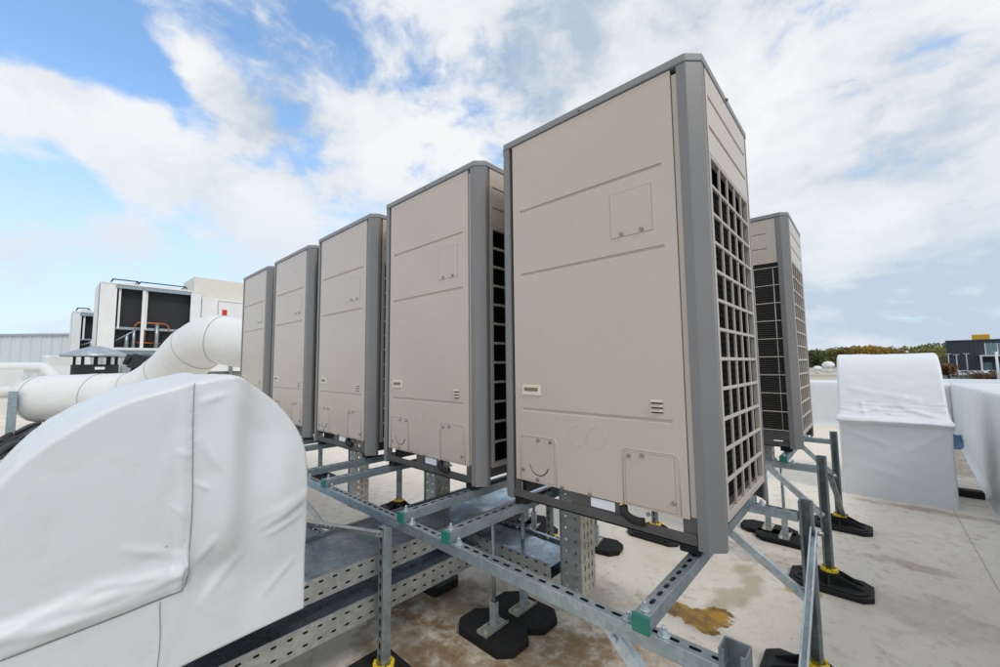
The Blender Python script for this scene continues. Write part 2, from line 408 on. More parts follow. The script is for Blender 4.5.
# ------------------------------------------------------------------ setting
GZ = -.80            # roof level
ST = -3.6            # street level
mb = MB(); mb.box(-45, 1.5, -14, 14, GZ-.3, GZ)
roof = tag(mb.build('roof', M_roof), kind='structure')
M_street = simple('street_asphalt', (.06, .06, .06), .85, 0, .25, .3, .2, 3)
mb = MB(); mb.grid([[Vector((x, y, ST)) for y in (-1500, 0, 1500)] for x in (-1500, 0, 1500)], smooth=False, flip=True)
tag(mb.build('ground', M_street), kind='structure')
M_bldwall = simple('render_wall', (.5, .47, .42), .8)
mb = MB(); mb.box(-45.0, 1.45, -13.9, 13.9, ST, GZ-.31)
tag(mb.build('building_below', M_bldwall), kind='structure')

def wrapped_wall(name, p0, p1, z0, z1a, z1b, th, mat, label, cat, wav=.012, slope=.035):
    """a membrane wrapped upstand from p0 to p1 (inner face on the left hand side), soft edges and ripples"""
    p0, p1 = Vector((*p0, 0)), Vector((*p1, 0)); L = (p1-p0).length; t = (p1-p0)/L; n = Vector((-t.y, t.x, 0))
    org = Vector((p0.x, p0.y, z0)); mb = MB(); N = int(L/.05); P = []
    for i in range(N+1):
        s = L*i/N; top = z1a + (z1b-z1a)*i/N; h = top - z0
        prof = [(.04, 0.), (.012, .03), (0, .10)] + [(0, h*k/8) for k in range(1, 8)] + [(0, h-.03), (-.008, h-.008), (-.03, h)] + [(-th*k/5, h+slope*k/5) for k in range(1, 5)] + [(-th+.02, h+slope), (-th, h+slope-.03), (-th, 0)]
        row = []
        for j, (a, z) in enumerate(prof):
            q = p0 + t*s + n*a; q.z = z0 + z
            w = noise.noise(Vector((s*1.4, z*.8, p0.x))) + .6*noise.noise(Vector((s*4.5, z*1.6, 3+p0.y)))
            w += .45*max(0, 1-abs(((s/1.05) % 1)-.5)*14) - .35*(((s/1.05) % 1) > .5)
            q += n*w*wav*(1 if 0 < j < len(prof)-1 else 0)
            q.z += wav*.5*noise.noise(Vector((s*1.1, 5, p0.x))) if j > 9 else 0
            row.append(q - org)
        P.append(row)
    V = mb.grid(P); mb._q(V[0][::-1]); mb._q(V[-1])
    return tag(mb.build(name, mat, loc=org), label, cat)
wrapped_wall('parapet', (.70, -4.0), (1.51, 10.3), GZ, .53, .145, .42, M_parapet, 'white wrapped parapet along the right edge of the roof', 'parapet')
wrapped_wall('parapet', (1.52, 10.3), (-14., 8.0), GZ, .145, .20, .42, M_parapet, 'white wrapped parapet across the back of the roof, behind the far hood', 'parapet', .014)

# ------------------------------------------------------------------ condenser units
UW, UD, UH = .943, .7665, 1.70
OX, OY = -UW/2, UD/2
def make_unit():
    root = thing('condenser_unit', 'x', 'condenser unit', (OX, OY, 0))
    O = (-OX, -OY, 0)       # meshes are laid out with the near right front corner at x=0,y=0
    def P(name, mb, m, bevel=0, parent=root, seg=2):
        bmesh.ops.translate(mb.b, verts=mb.b.verts, vec=O)
        return mb.build(name, m, parent, bevel=bevel, seg=seg)
    c = .0427
    # inner shell with the dark coil blocks
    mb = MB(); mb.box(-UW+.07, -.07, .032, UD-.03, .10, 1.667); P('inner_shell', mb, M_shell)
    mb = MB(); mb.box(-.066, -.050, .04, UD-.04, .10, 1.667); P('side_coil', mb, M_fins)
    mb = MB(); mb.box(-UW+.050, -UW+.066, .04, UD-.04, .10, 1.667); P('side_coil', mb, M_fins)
    mb = MB(); mb.box(-UW+.055, -.06, UD-.029, UD-.012, .125, 1.335); P('rear_coil', mb, M_coil)
    # corner posts
    prof = [(-.075, 0), (-c, 0), (0, c), (0, .064), (-.012, .064), (-.012, .05), (-.05, .012), (-.06, .028), (-.075, .028)]
    for sx in (0, 1):
        for sy in (0, 1):
            pts = [((-UW - x) if sx else x, (UD - y) if sy else y) for x, y in prof]
            mb = MB(); mb.prism(pts, .0, 1.669); P('corner_post', mb, M_grey, .0025)
    # top cap
    k = .003
    cap = [(-UW+c, -k), (-c, -k), (k, c), (k, UD-c), (-c, UD+k), (-UW+c, UD+k), (-UW-k, UD-c), (-UW-k, c)]
    mb = MB(); mb.prism(cap, 1.670, 1.70); cp = P('top_cap', mb, M_capgrey, .004)
    mb = MB()
    for i in range(6): 
        r = .33 - i*.055
        n = 40; pts = [(-UW/2 + r*math.cos(2*math.pi*j/n), UD/2 + r*math.sin(2*math.pi*j/n), 1.712) for j in range(n+1)]
        mb.tube(pts, .004, 6)
    P('fan_guard', mb, M_wire, parent=cp)
    # cap screws
    mb = MB(); mb.cyl((-.47, -.003, 1.684), (-.47, -.009, 1.684), .005, 8); P('cap_screw', mb, M_screw, parent=cp)
    mb = MB(); mb.cyl((.003, .36, 1.684), (.011, .36, 1.684), .007, 8); P('cap_screw', mb, M_screw, parent=cp)
    # front panel with pressed grooves
    def pressed(xs0, xs1, z0, z1, grooves, gx0, gx1, y, depth=.007):
        xs = [xs0, gx0-.006, gx0, gx1, gx1+.006, xs1]
        zs = [z0]
        for g in sorted(grooves): zs += [g-.011, g-.0035, g+.002, g+.0035]
        zs.append(z1)
        mb = MB(); Pg = []
        for i, x in enumerate(xs):
            row = []
            for j, z in enumerate(zs):
                kk = (j-1) % 4 if 0 < j < len(zs)-1 else -1
                ins = depth if (kk in (1, 2) and i in (2, 3)) else 0
                row.append(Vector((x, y + ins, z)))
            Pg.append(row)
        V = mb.grid(Pg, smooth=False)
        # returned edges
        edge = [V[i][0] for i in range(len(xs))] + [V[-1][j] for j in range(1, len(zs))] + [V[i][-1] for i in range(len(xs)-2, -1, -1)] + [V[0][j] for j in range(len(zs)-2, 0, -1)]
        back = [mb.b.verts.new(v.co + Vector((0, .022, 0))) for v in edge]
        for i in range(len(edge)):
            mb._q([edge[i], back[i], back[(i+1) % len(edge)], edge[(i+1) % len(edge)]])
        return mb
    mb = pressed(-.85, -.097, .092, 1.6665, [.411, 1.03, 1.333], -.803, -.146, .004)
    # the lower edge follows the cut-outs of the base
    fp = P('front_panel', mb, M_beige, .0012)
    # dark slots either side of the front panel under the cap, warm inner strip
    mb = MB(); mb.box(-.866, -.851, .030, .034, .08, 1.668); P('panel_gap', mb, M_dark)
    mb = MB(); mb.box(-.0965, -.0755, .030, .036, .02, 1.669); P('panel_gap', mb, M_dark)
    mb = MB(); mb.box(-.0950, -.0752, .011, .029, .02, 1.648); P('side_strip', mb, M_beige)
    # inspection hatch
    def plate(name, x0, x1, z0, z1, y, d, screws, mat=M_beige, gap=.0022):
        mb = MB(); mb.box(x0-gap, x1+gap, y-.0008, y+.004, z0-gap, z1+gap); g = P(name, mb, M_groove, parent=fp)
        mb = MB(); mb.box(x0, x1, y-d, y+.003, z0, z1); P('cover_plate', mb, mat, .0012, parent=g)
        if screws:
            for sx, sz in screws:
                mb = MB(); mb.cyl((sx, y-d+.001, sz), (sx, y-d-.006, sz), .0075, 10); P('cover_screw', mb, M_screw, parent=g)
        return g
    y0 = .004
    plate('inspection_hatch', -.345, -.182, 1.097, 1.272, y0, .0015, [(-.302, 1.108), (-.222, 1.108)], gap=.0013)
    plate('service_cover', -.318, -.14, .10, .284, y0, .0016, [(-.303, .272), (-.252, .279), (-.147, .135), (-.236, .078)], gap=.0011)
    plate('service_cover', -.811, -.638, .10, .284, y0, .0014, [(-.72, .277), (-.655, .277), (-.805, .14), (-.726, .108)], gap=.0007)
    # rim pressed around the covers, knock-out discs
    mb = MB()
    for x0, x1, z0, z1 in ((-.328, -.124, .095, .297), (-.822, -.628, .095, .293)):
        q = .014
        pts = [(x0, z0), (x0, z1-q), (x0+q*.3, z1-q*.3), (x0+q, z1), (x1-q, z1), (x1-q*.3, z1-q*.3), (x1, z1-q), (x1, z0)]
        mb.tube([(x, y0, z) for x, z in pts], .0022, 6)
    for x, z, r in ((-.52, .32, .04), (-.434, .321, .04), (-.272, .18, .025), (-.196, .18, .025)):
        mb.tube([(x + r*math.cos(a), y0+.0006, z + r*math.sin(a)) for a in [2*math.pi*j/28 for j in range(29)]], .0017, 6)
    P('pressed_rim', mb, M_beige, parent=fp)
    mb = MB(); mb.tube([(-.718 + .052*math.cos(a), y0-.0012, .182 + .056*math.sin(a)) for a in [math.pi*(1.06 + .84*j/16) for j in range(17)]], .0022, 6, radii=[.0012+.0016*j/16 for j in range(17)])
    P('knockout_slit', mb, M_dark, parent=fp)
    # label plate and louvres
    mb = MB(); mb.box(-.806, -.703, y0-.004, y0+.002, .473, .519); lp = P('label_plate', mb, M_cream, .002, parent=fp)
    mb = MB(); mb.box(-.793, -.716, y0-.0046, y0, .491, .507); P('label_recess', mb, M_olive, parent=lp)
    for i in range(3):
        z = .438 + i*.0165
        mb = MB(); mb.prism([(y0+.002, z), (y0-.008, z+.002), (y0-.0015, z+.0105), (y0+.002, z+.0105)], -.212, -.170, M=Matrix(((0,0,1,0),(1,0,0,0),(0,1,0,0),(0,0,0,1))))
        lv = P('louvre', mb, M_beige, parent=fp)
        mb = MB(); mb.box(-.212, -.170, y0-.0008, y0+.001, z-.004, z-.0002); P('louvre_slot', mb, M_dark, parent=lv)
    for x, z in ((-.083, .10), (-.083, 1.30), (-.47, .098), (-.60, .098)):
        mb = MB(); mb.cyl((x, .02 if x > -.09 else .004, z), (x, .012 if x > -.09 else -.003, z), .007, 10); P('screw', mb, M_screw)
    # base: front and rear rails, legs, plates, feet
    for y, sg in ((.004, 1), (UD-.004, -1)):
        mb = MB()
        ya, yb = (y, y+sg*.05)
        mb.box(-.864, -.077, min(ya, yb), max(ya, yb), .006, .0135)
        mb.box(-.864, -.077, min(y, y+sg*.004), max(y, y+sg*.004), .006, .046)
        for x0, x1 in ((-.864, -.83), (-.56, -.322), (-.122, -.077)):
            mb.box(x0, x1, min(y+sg*.006, y+sg*.016), max(y+sg*.006, y+sg*.016), .04, .10)
        P('base_rail', mb, M_base, .0015)
    mb = MB()
    mb.box(-UW+.075, -UW+.10, .066, UD-.066, .012, .074); mb.box(-.10, -.075, .066, UD-.066, .012, .074)
    mb.box(-UW+.032, -.032, .06, UD-.06, .075, .099)
    P('drain_pan', mb, M_base, .003)
    mb = MB(); mb.box(-.469, -.367, .0075, .0095, .053, .087); P('rating_sticker', mb, M_white)
    mb = MB(); mb.tube([(-.335, .012, .080), (-.325, -.002, .062), (-.30, -.006, .050), (-.275, -.003, .045), (-.252, .002, .046)], .0155, 10); dh = P('drain_hose', mb, M_rubber)
    mb = MB(); mb.cyl((-.341, .012, .088), (-.335, .008, .077), .010, 8); P('hose_cap', mb, M_yellow, parent=dh)
    for x in (-.108, -.843):
        for y in (.062, UD-.062):
            mb = MB(); mb.box(x-.034, x+.034, y-.040, y+.040, -.0245, .0035); ft = P('rubber_mount', mb, M_rubber, .004)
            mb = MB(); mb.cyl((x, y-.02, .0036), (x, y-.02, .012), .014, 6, smooth=False); mb.cyl((x, y-.02, .012), (x, y-.02, .034), .005, 8)
            P('mount_bolt', mb, M_galvb, parent=ft)
    # side panels (right and left) and the moulded guards
    for sx in (0, 1):
        X = (lambda v: -UW - v) if sx else (lambda v: v)
        mb = pressed(.076, UD-.076, 1.353, 1.6665, [1.457, 1.57], .10, UD-.10, 0.)
        flip = Matrix(((0, -1, 0, 0), (1, 0, 0, 0), (0, 0, 1, 0), (0, 0, 0, 1))) if not sx else Matrix(((0, 1, 0, -UW), (1, 0, 0, 0), (0, 0, 1, 0), (0, 0, 0, 1)))
        bmesh.ops.transform(mb.b, matrix=flip, verts=mb.b.verts)
        P('side_panel', mb, M_beige, .0012)
        mb = MB(); a, b = (.076, UD-.076); xo, xi = sorted((X(0.), X(-.020)))
        mb.box(xo, xi, a, a+.021, .086, 1.352); mb.box(xo, xi, b-.021, b, .086, 1.352)
        mb.box(xo, xi, a+.021, b-.021, .086, .112); mb.box(xo, xi, a+.021, b-.021, 1.338, 1.352)
        xo, xi = sorted((X(-.001), X(-.010))); w = (b-a-.042)/5
        for i in range(1, 5): mb.box(xo, xi, a+.021+i*w-.0046, a+.021+i*w+.0046, .112, 1.338)
        xo, xi = sorted((X(.0003), X(-.009)))
        for j in range(1, 12):
            z = .112 + (1.338-.112)*j/12
            mb.box(xo, xi, a+.021, b-.021, z-.006, z+.006)
        P('side_grille', mb, M_beige2, .002)
        mb = MB(); xo, xi = sorted((X(-.024), X(-.0285)))
        mb.box(xo, xi, .062, .078, .08, 1.667); P('panel_gap', mb, M_dark)
        mb = MB(); mb.box(xo, xi, UD-.078, UD-.062, .08, 1.667); P('panel_gap', mb, M_dark)
    # rear: sheet panel over the open coil with its wire guard
    mb = pressed(-.865, -.077, 1.336, 1.6665, [1.45, 1.562], -.80, -.14, 0.)
    bmesh.ops.transform(mb.b, matrix=Matrix(((-1, 0, 0, -UW), (0, -1, 0, UD-.004), (0, 0, 1, 0), (0, 0, 0, 1))), verts=mb.b.verts)
    P('rear_panel', mb, M_beige, .0012)
    mb = MB()
    for x in [-.835 + .1225*i for i in range(7)]: mb.cyl((x, UD-.002, .12), (x, UD-.002, 1.30), .0026, 6)
    for z in [.125 + .1305*i for i in range(10)]: mb.cyl((-.87, UD+.001, z), (-.074, UD+.001, z), .0024, 6)
    P('wire_guard', mb, M_wire)
    for xa, xb, q in ((-.075, -.06, -.095), (-UW+.06, -UW+.075, -UW+.076)):
        mb = MB(); mb.box(xa, xb, UD-.028, UD-.006, .1, 1.33)
        for z in (.3, .6, .95, 1.25): mb.box(q, q+.0195, UD-.03, UD-.008, z-.03, z+.03)
        P('coil_bracket', mb, M_dark)
    mb = MB(); mb.box(-.90, -.04, UD-.03, UD-.002, .052, .118); P('rear_tray', mb, M_base, .004)
    return root
unit = make_unit()
UG = 'beige rooftop condenser units'
PITCH = 1.0723
ulabels = ['nearest and largest beige condenser unit with its gridded side grille in full view',
           'second beige condenser unit of the front row, just left of the nearest one',
           'third beige condenser unit of the front row, in the middle of the five',
           'fourth beige condenser unit of the front row, next to last at the left',
           'farthest beige condenser unit of the front row, at its left end beside the white duct']
for i in range(5):
    u = unit if i == 0 else copy_tree(unit)
    u.location = (OX - PITCH*i, OY, 0); u['label'] = ulabels[i]; u['group'] = UG
u = copy_tree(unit); u.location = (OX, 2.0509 + OY, 0); u.rotation_euler = (0, 0, math.pi)
u['label'] = 'beige condenser unit of the back row with open coil behind a wire guard'; u['group'] = UG

# ------------------------------------------------------------------ support frames
SQ = .0205
def strut_mesh(L, slots=('z+',), cprof=False):
    """square strut, local x along its length"""
    mb = MB()
    if cprof:      # open C channel, mouth on +y
        t = .0028
        prof = [(-SQ, -SQ), (SQ, -SQ), (SQ, -SQ+.009), (SQ-t, -SQ+.009), (SQ-t, -SQ+t), (-SQ+t, -SQ+t), (-SQ+t, SQ-t), (SQ-t, SQ-t), (SQ-t, SQ-.009), (SQ, SQ-.009), (SQ, SQ), (-SQ, SQ)]
        mb.prism([(y, z) for y, z in prof], 0, L, M=Matrix(((0,0,1,0),(1,0,0,0),(0,1,0,0),(0,0,0,1))))
        mb.b.normal_update()
        for f in mb.b.faces:
            c = f.calc_center_median()
            if abs(c.y+SQ) < 1e-4: f.material_index = 2
    else:
        fs = mb.box(0, L, -SQ, SQ, -SQ, SQ)
        for f in fs:
            c = f.calc_center_median()
            if 'z+' in slots and c.z > SQ*.9: f.material_index = 1
            if 'y' in slots and abs(c.y) > SQ*.9: f.material_index = 2
    return mb
def strut(name, p0, p1, parent, zdir=(0,0,1), mats=None, slots=('z+',), cprof=False, scale=1.):
    p0, p1 = Vector(p0), Vector(p1); L = (p1-p0).length
    M = frame_matrix(p0 - Vector(parent.location), p1-p0, zdir)
    if scale != 1: M = M @ Matrix.Diagonal((1, scale, scale, 1))
    return strut_mesh(L, slots, cprof).build(name, mats or [M_galv, M_slot, M_slotz], parent, M=M, bevel=.0022)
def hexbolt(mb, x, y, z, r=.010, h=.011):
    mb.cyl((x, y, z), (x, y, z+.002), r*1.55, 14)
    mb.cyl((x, y, z+.002), (x, y, z+.002+h), r, 6, smooth=False)
    mb.cyl((x, y, z+.002+h), (x, y, z+h+.012), r*.5, 8)

ZC = -.046      # cross rail centre
ZR = -.0875     # long rail centre
def frame(root, y0, y1, units, ya, yb, xl, front):
    o = Vector(root.location)
    for y in (y0, y1):
        strut('long_rail', (xl, y, ZR), (.092, y, ZR), root)
    for x in units:
        cr = strut('cross_rail', (x, ya, ZC), (x, yb, ZC), root)
        for yy, s in ((ya, -1), (yb, 1)):
            mb = MB(); mb.box(-.0225, .0225, -.005, .005, -.023, .023)
            e = mb.build('end_cap', M_green, cr, bevel=.003)
            e.matrix_basis = cr.matrix_basis.inverted() @ Matrix.Translation(Vector((x, yy+s*.003, ZC)) - o)
        for y in (y0, y1):
            for bx, bz, br in ((x-.047, ZR+SQ, .010), (x+.047, ZR+SQ, .010), (x, ZC+SQ, .008)):
                mb = MB(); hexbolt(mb, bx, y, bz, br)
                bmesh.ops.translate(mb.b, verts=mb.b.verts, vec=-o); mb.build('bolt', M_galvb, root)
ux = []
for i in range(5): ux += [-.095 - PITCH*i, -.865 - PITCH*i]
F1 = thing('support_frame', 'galvanised strut frame with green end caps carrying the front row of five units', 'steel frame', (-2.6, .24, GZ))
frame(F1, -.375, .86, ux, -.40, .885, -5.4, True)
F2 = thing('support_frame', 'galvanised strut frame under the single unit of the back row', 'steel frame', (-.45, 2.5, GZ))
frame(F2, 1.92, 3.13, [-.095, -.865, -.095-PITCH, -.865-PITCH], 1.895, 3.155, -3.2, False)
# posts with the mouth of the channel turned to -Y, and their braces
def post(root, x, y, top, bottom, mats=None, mouth=(0, 1, 0), sc=1.25):
    o = strut('post', (x, y, bottom), (x, y, top), root, zdir=Vector((0, 0, 1)).cross(Vector(mouth)), mats=mats or [M_galvd, M_slot, M_slotz], cprof=True, scale=sc)
    return o
PD = [M_galvd, M_slot, M_slotz]
post(F1, .113, -.385, -.018, GZ+.06, mouth=(0, -1, 0), sc=1.35)
post(F1, .122, .86, -.012, GZ+.06, mouth=(0, -1, 0))
post(F2, .105, 1.92, .0, GZ+.06, mouth=(0, -1, 0))
post(F2, .105, 3.13, .0, GZ+.06, mouth=(0, -1, 0))
strut('post', (-1.285, -.405, GZ+.06), (-1.285, -.405, -.112), F1, zdir=(1, 0, 0), mats=[M_galv, M_slotz, M_slotz], slots=('y',), scale=1.05)
strut('post', (-3.4, -.40, GZ+.06), (-3.4, -.40, -.112), F1, zdir=(1, 0, 0), mats=[M_galv, M_slotz, M_slotz], slots=('y',))
strut('post', (-1.5, 1.15, GZ+.06), (-1.5, 1.15, -.20), F1, zdir=(1, 0, 0), mats=[M_galvd, M_slotz, M_slotz], slots=('y',))
for x, y in ((-3.1, .86), (-4.9, .86), (-1.0, 3.13), (-1.0, 1.92), (-2.6, 1.92)):
    strut('post', (x, y, GZ+.06), (x, y, -.112), F1 if y < 1 else F2, zdir=(1, 0, 0), mats=[M_galvd, M_slotz, M_slotz], slots=('y',))
def flatbrace(root, p0, p1, normal, name='brace', w=.038, mat=None):
    p0, p1 = Vector(p0), Vector(p1); L = (p1-p0).length
    mb = MB(); t = .003
    mb.prism([(-w/2, -t/2), (w/2, -t/2), (w/2, .022), (w/2-t, .022), (w/2-t, t/2), (-w/2+t, t/2), (-w/2+t, .022), (-w/2, .022)], 0, L, M=Matrix(((0,0,1,0),(1,0,0,0),(0,1,0,0),(0,0,0,1))))
    for x in (.03, L-.03): mb.cyl((x, 0, -t/2), (x, 0, -.010), .009, 6, mi=0, smooth=False)
    return mb.build(name, mat or M_galvb, root, M=frame_matrix(p0 - Vector(root.location), p1-p0, Vector(normal)*-1), bevel=.0012)
flatbrace(F1, (-.205, -.372, -.112), (.085, -.372, -.39), (0, -1, 0))
flatbrace(F1, (-.345, .838, -.112), (.105, .838, -.43), (0, -1, 0))
flatbrace(F2, (-.20, 1.898, -.10), (.095, 1.898, -.375), (0, -1, 0))
flatbrace(F2, (-.16, 3.108, -.11), (.09, 3.108, -.37), (0, -1, 0))
strut('brace', (.150, .815, -.115), (.150, -.33, -.72), F1, zdir=(-1, 0, 0), mats=[M_galvb, M_slot, M_galvb], cprof=True, scale=.62)
strut('brace', (.140, 1.95, -.115), (.132, 3.08, -.68), F2, zdir=(1, 0, 0), mats=[M_galvd, M_slot, M_galvd], cprof=True, scale=.7)
for rt_, x, y, z in ((F1, .172, .80, -.125), (F2, .162, 1.96, -.125), (F2, .155, 3.05, -.665)):
    mb = MB(); mb.cyl((x-.03, y, z), (x+.012, y, z), .010, 8)
    bmesh.ops.translate(mb.b, verts=mb.b.verts, vec=-rt_.location); mb.build('brace_bolt', M_screw, rt_)

# rubber feet under the posts
def make_foot():
    t = thing('rubber_foot', 'x', 'rubber foot')
    mb = MB(); a, b, q = .205, .135, .05
    poly = [(-a+q, -b), (a-q, -b), (a, -b+q), (a, b-q), (a-q, b), (-a+q, b), (-a, b-q), (-a, -b+q)]
    mb.prism(poly, 0, .028)
    poly2 = [(x*.88, y*.86) for x, y in poly]; mb.prism(poly2, .028, .036)
    t1 = mb.build('base_pad', M_rubber, t, bevel=.006)
    mb = MB(); mb.prism([(-.062, -.055), (.062, -.055), (.062, .055), (-.062, .055)], .036, .046); mb.prism([(-.05, -.046), (.05, -.046), (.05, .046), (-.05, .046)], .046, .094)
    for sx in (-1, 1):
        for yy in (-.042, .042):
            v = [(sx*.05, .04), (sx*.165, .037), (sx*.15, .046), (sx*.06, .088), (sx*.05, .088)]
            mb.prism(v, yy-.006, yy+.006, M=Matrix(((1,0,0,0),(0,0,1,0),(0,1,0,0),(0,0,0,1))))
    for sy in (-1, 1):
        v = [(sy*.046, .04), (sy*.115, .037), (sy*.10, .046), (sy*.052, .088), (sy*.046, .088)]
        mb.prism(v, -.006, .006, M=Matrix(((0,0,1,0),(1,0,0,0),(0,1,0,0),(0,0,0,1))))
    mb.build('socket', M_rubber, t, bevel=.004)
    mb = MB()
    for i in range(8):
        an = i*math.pi/4; x, y = .038*math.cos(an), .038*math.sin(an)
        mb.box(-.013, .013, -.007, .007, .088, .108 + (.006 if i % 2 else 0), M=Matrix.Translation((x, y, 0)) @ Matrix.Rotation(an+math.pi/2, 4, 'Z'))
    mb.prism([(.045*math.cos(k*math.pi/4+.39), .045*math.sin(k*math.pi/4+.39)) for k in range(8)], .086, .098)
    mb.build('collar', M_yellow, t, bevel=.002)
    return t
foot = make_foot()
FG = 'rubber feet with yellow collars under the posts'
feet = [((.105, 1.92), 0, 'black rubber foot with yellow collar under the middle one of the right hand posts'),
        ((.105, 3.13), 0, 'black rubber foot with yellow collar nearest the far white hood'),
        ((.122, .86), .0, 'rubber foot with yellow collar cut by the lower right edge of the photo'),
        ((-1.285, -.405), .0, 'rubber foot with yellow collar below the slotted post right of the near hood'),
        ((.113, -.385), 0, 'black rubber foot under the end post of the nearest long rail'),
        ((-1.5, 1.15), 0, 'black rubber foot of the dark post deep under the nearest unit'),
        ((-1.0, 3.13), 0, 'black rubber foot at the rear left of the back row frame'),
        ((-1.0, 1.92), 0, 'black rubber foot at the front left of the back row frame'),
        ((-3.1, .86), 0, 'black rubber foot under the third unit'), ((-2.6, 1.92), 0, 'black rubber foot of the rear frame behind the second unit'), ((-4.9, .86), 0, 'black rubber foot under the farthest unit'), ((-3.4, -.40), 0, 'black rubber foot under the front rail behind the near hood')]
for i, (p, rz, lab) in enumerate(feet):
    f = foot if i == 0 else copy_tree(foot)
    f.location = (*p, GZ); f.rotation_euler = (0, 0, rz); f['label'] = lab; f['group'] = FG

# ------------------------------------------------------------------ cable trays
def tray(name, label, p0, p1, z0, h, w, group='cable trays under the units', lid=True, holesmat=None):
    """channel from p0 to p1; the near side flange runs along p0-p1, width w to the left of travel"""
    p0, p1 = Vector((*p0, z0)), Vector((*p1, z0)); L = (p1-p0).length
    t = thing(name, label, 'cable tray', p0, math.atan2(p1.y-p0.y, p1.x-p0.x), group)
    mb = MB(); mb.box(0, L, 0, w, .0, .0025); mb.build('bed', M_tray, t)
    for y in (-.0025, w+.0005):
        mb = MB(); mb.box(0, L, y, y+.002, -h/2, h/2); 
        mb.build('side_flange', holesmat or M_trayp, t, loc=(0, 0, h/2))
        mb = MB(); mb.box(0, L, y-.004 if y < 0 else y-.010, y+.012 if y < 0 else y+.006, h, h+.003); mb.build('rim', M_tray, t)
    if lid:
        mb = MB(); n = 40
        mb.grid([[Vector((L*i/n, w*.02 + w*.96*j/6, h-.012 + .003*noise.noise(Vector((i*.4, j*.5, z0*9))))) for j in range(7)] for i in range(n+1)], flip=True)
        mb.build('lid', M_tray, t)
    return t
tray('cable_tray', 'upper lidded cable tray with perforated side, entering the near white hood', (-1.35, -2.2), (-1.35, 1.9), -.343, .093, .42)
tray('cable_tray', 'lower galvanised cable tray, running parallel below the upper tray, perforated side towards the camera', (-1.35, -2.2), (-1.35, .62), -.52, .10, .46)
tray('cable_tray', 'short low cable tray below the nearest unit, ending at the upright perforated riser', (-1.72, .25), (-.845, .25), -.445, .07, .26)
# tray branch from under the near hood towards the far units
tray('cable_tray', 'long cable tray running below the front rail towards the far units', (-5.2, -.98), (-1.775, -.98), -.343, .09, .52)

def riser(x, y, z0, z1, label, w=.125, d=.115):
    t = thing('cable_riser', label, 'cable riser', (x, y, z0), 0, 'upright perforated risers below the units')
    L = z1 - z0
    for nm, mat, M in (('back_plate', M_riserp, frame_matrix((d, w/2, 0), (0, 0, 1), (1, 0, 0))),):
        mb = MB(); mb.box(0, L, -w/2, w/2, -.001, .001); mb.build(nm, mat, t, M=M)
    for yy in (0, w):
        mb = MB(); mb.box(0, L, -.001, .001, -d/2, d/2); mb.build('side_plate', M_riserq, t, M=frame_matrix((d/2-.001, yy, 0), (0, 0, 1), (1, 0, 0)))
        mb = MB(); mb.box(-.003, .001, yy-.008, yy+.008, 0, L); mb.build('lip', M_galv, t)
    return t
riser(-.815, .30, -.50, .04, 'upright perforated cable riser under the nearest unit, bright slotted face to the right')
riser(-.86-PITCH, .30, -.60, .04, 'upright perforated cable riser under the second unit')
riser(-.88-2*PITCH, .30, -.60, .04, 'upright perforated cable riser under the third unit')
riser(-.34, 2.30, -.17, .04, 'upright perforated cable riser under the back row unit, behind the green cap')
# galvanised cover lying on the trays below hood edge, perforated bands
def band(p0, p1, label, w=.030):
    p0, p1 = Vector(p0), Vector(p1); L = (p1-p0).length
    mb = MB(); mb.box(0, L, -.001, .001, -w/2, w/2); mb.box(0, L, -.001, w*.9, w/2-.002, w/2)
    return tag(mb.build('perforated_angle', M_band, M=frame_matrix(p0, p1-p0, (0, 0, 1))), label, 'perforated angle', 'perforated angle bars by the hood')
band((-1.265, -.432, -.133), (-1.92, -.72, -.133), 'perforated angle bar bolted to the slotted post top, running behind the near hood')
band((-1.66, -.52, -.165), (-2.3, -.40, -.165), 'short perforated angle bar lying across the upper tray next to the near hood edge')

# threaded rod stands on octagonal pads
def make_stand(h=.56):
    t = thing('rod_stand', 'x', 'tray support')
    a, b, q = .195, .118, .06
    poly = [(-a+q, -b), (a-q, -b), (a, -b+q), (a, b-q), (a-q, b), (-a+q, b), (-a, b-q), (-a, -b+q)]
    mb = MB(); mb.prism(poly, 0, .036); mb.build('pad', M_rubber2, t, bevel=.005)
    mb = MB(); mb.box(-.035, .035, -.085, .085, .0365, .041); mb.box(-.035, -.031, -.085, .085, .041, .052); mb.box(.031, .035, -.085, .085, .041, .052)
    for y in (-.055, .055): mb.cyl((0, y, .041), (0, y, .052), .011, 6, smooth=False)
    mb.build('foot_bracket', galv('zinc_bracket', (.55, .55, .47), .35, metal=.6), t, bevel=.001)
    mb = MB(); mb.box(-.020, .020, -.004, -.0, .041, .165); mb.box(-.020, -.016, 0, .024, .041, .165); mb.box(.016, .020, 0, .024, .041, .165); mb.build('clamp', M_galvb, t, bevel=.001)
    mb = MB(); mb.cyl((0, .010, .045), (0, .010, h), .0105, 10); mb.build('rod', M_galv, t)
    return t
stand = make_stand()
SG = 'rod stands on octagonal rubber pads'
st = [((-1.165, .165), .0, 'rod stand on an octagonal black pad, the front one of the pair before the riser'), ((-1.155, .40), .0, 'rod stand on an octagonal black pad, the rear one of the pair before the riser'),
      ((-1.80, 1.33), .3, 'rod stand on a black pad deep in the shade behind the slotted rails'), ((-1.98, 1.45), .3, 'rod stand on a black pad, the farthest one seen below the nearest unit'),
      ((-.33, 2.62), .0, 'rod stand on a black pad below the back row unit'), ((-.20, 2.50), .0, 'second rod stand below the back row unit, beside the riser'),
      ((-1.27, 1.43), .2, 'rod stand on a black pad peeping out right behind the upright riser')]
for i, (p, rz, lab) in enumerate(st):
    s = stand if i == 0 else copy_tree(stand)
    s.location = (*p, GZ); s.rotation_euler = (0, 0, rz); s['label'] = lab; s['group'] = SG
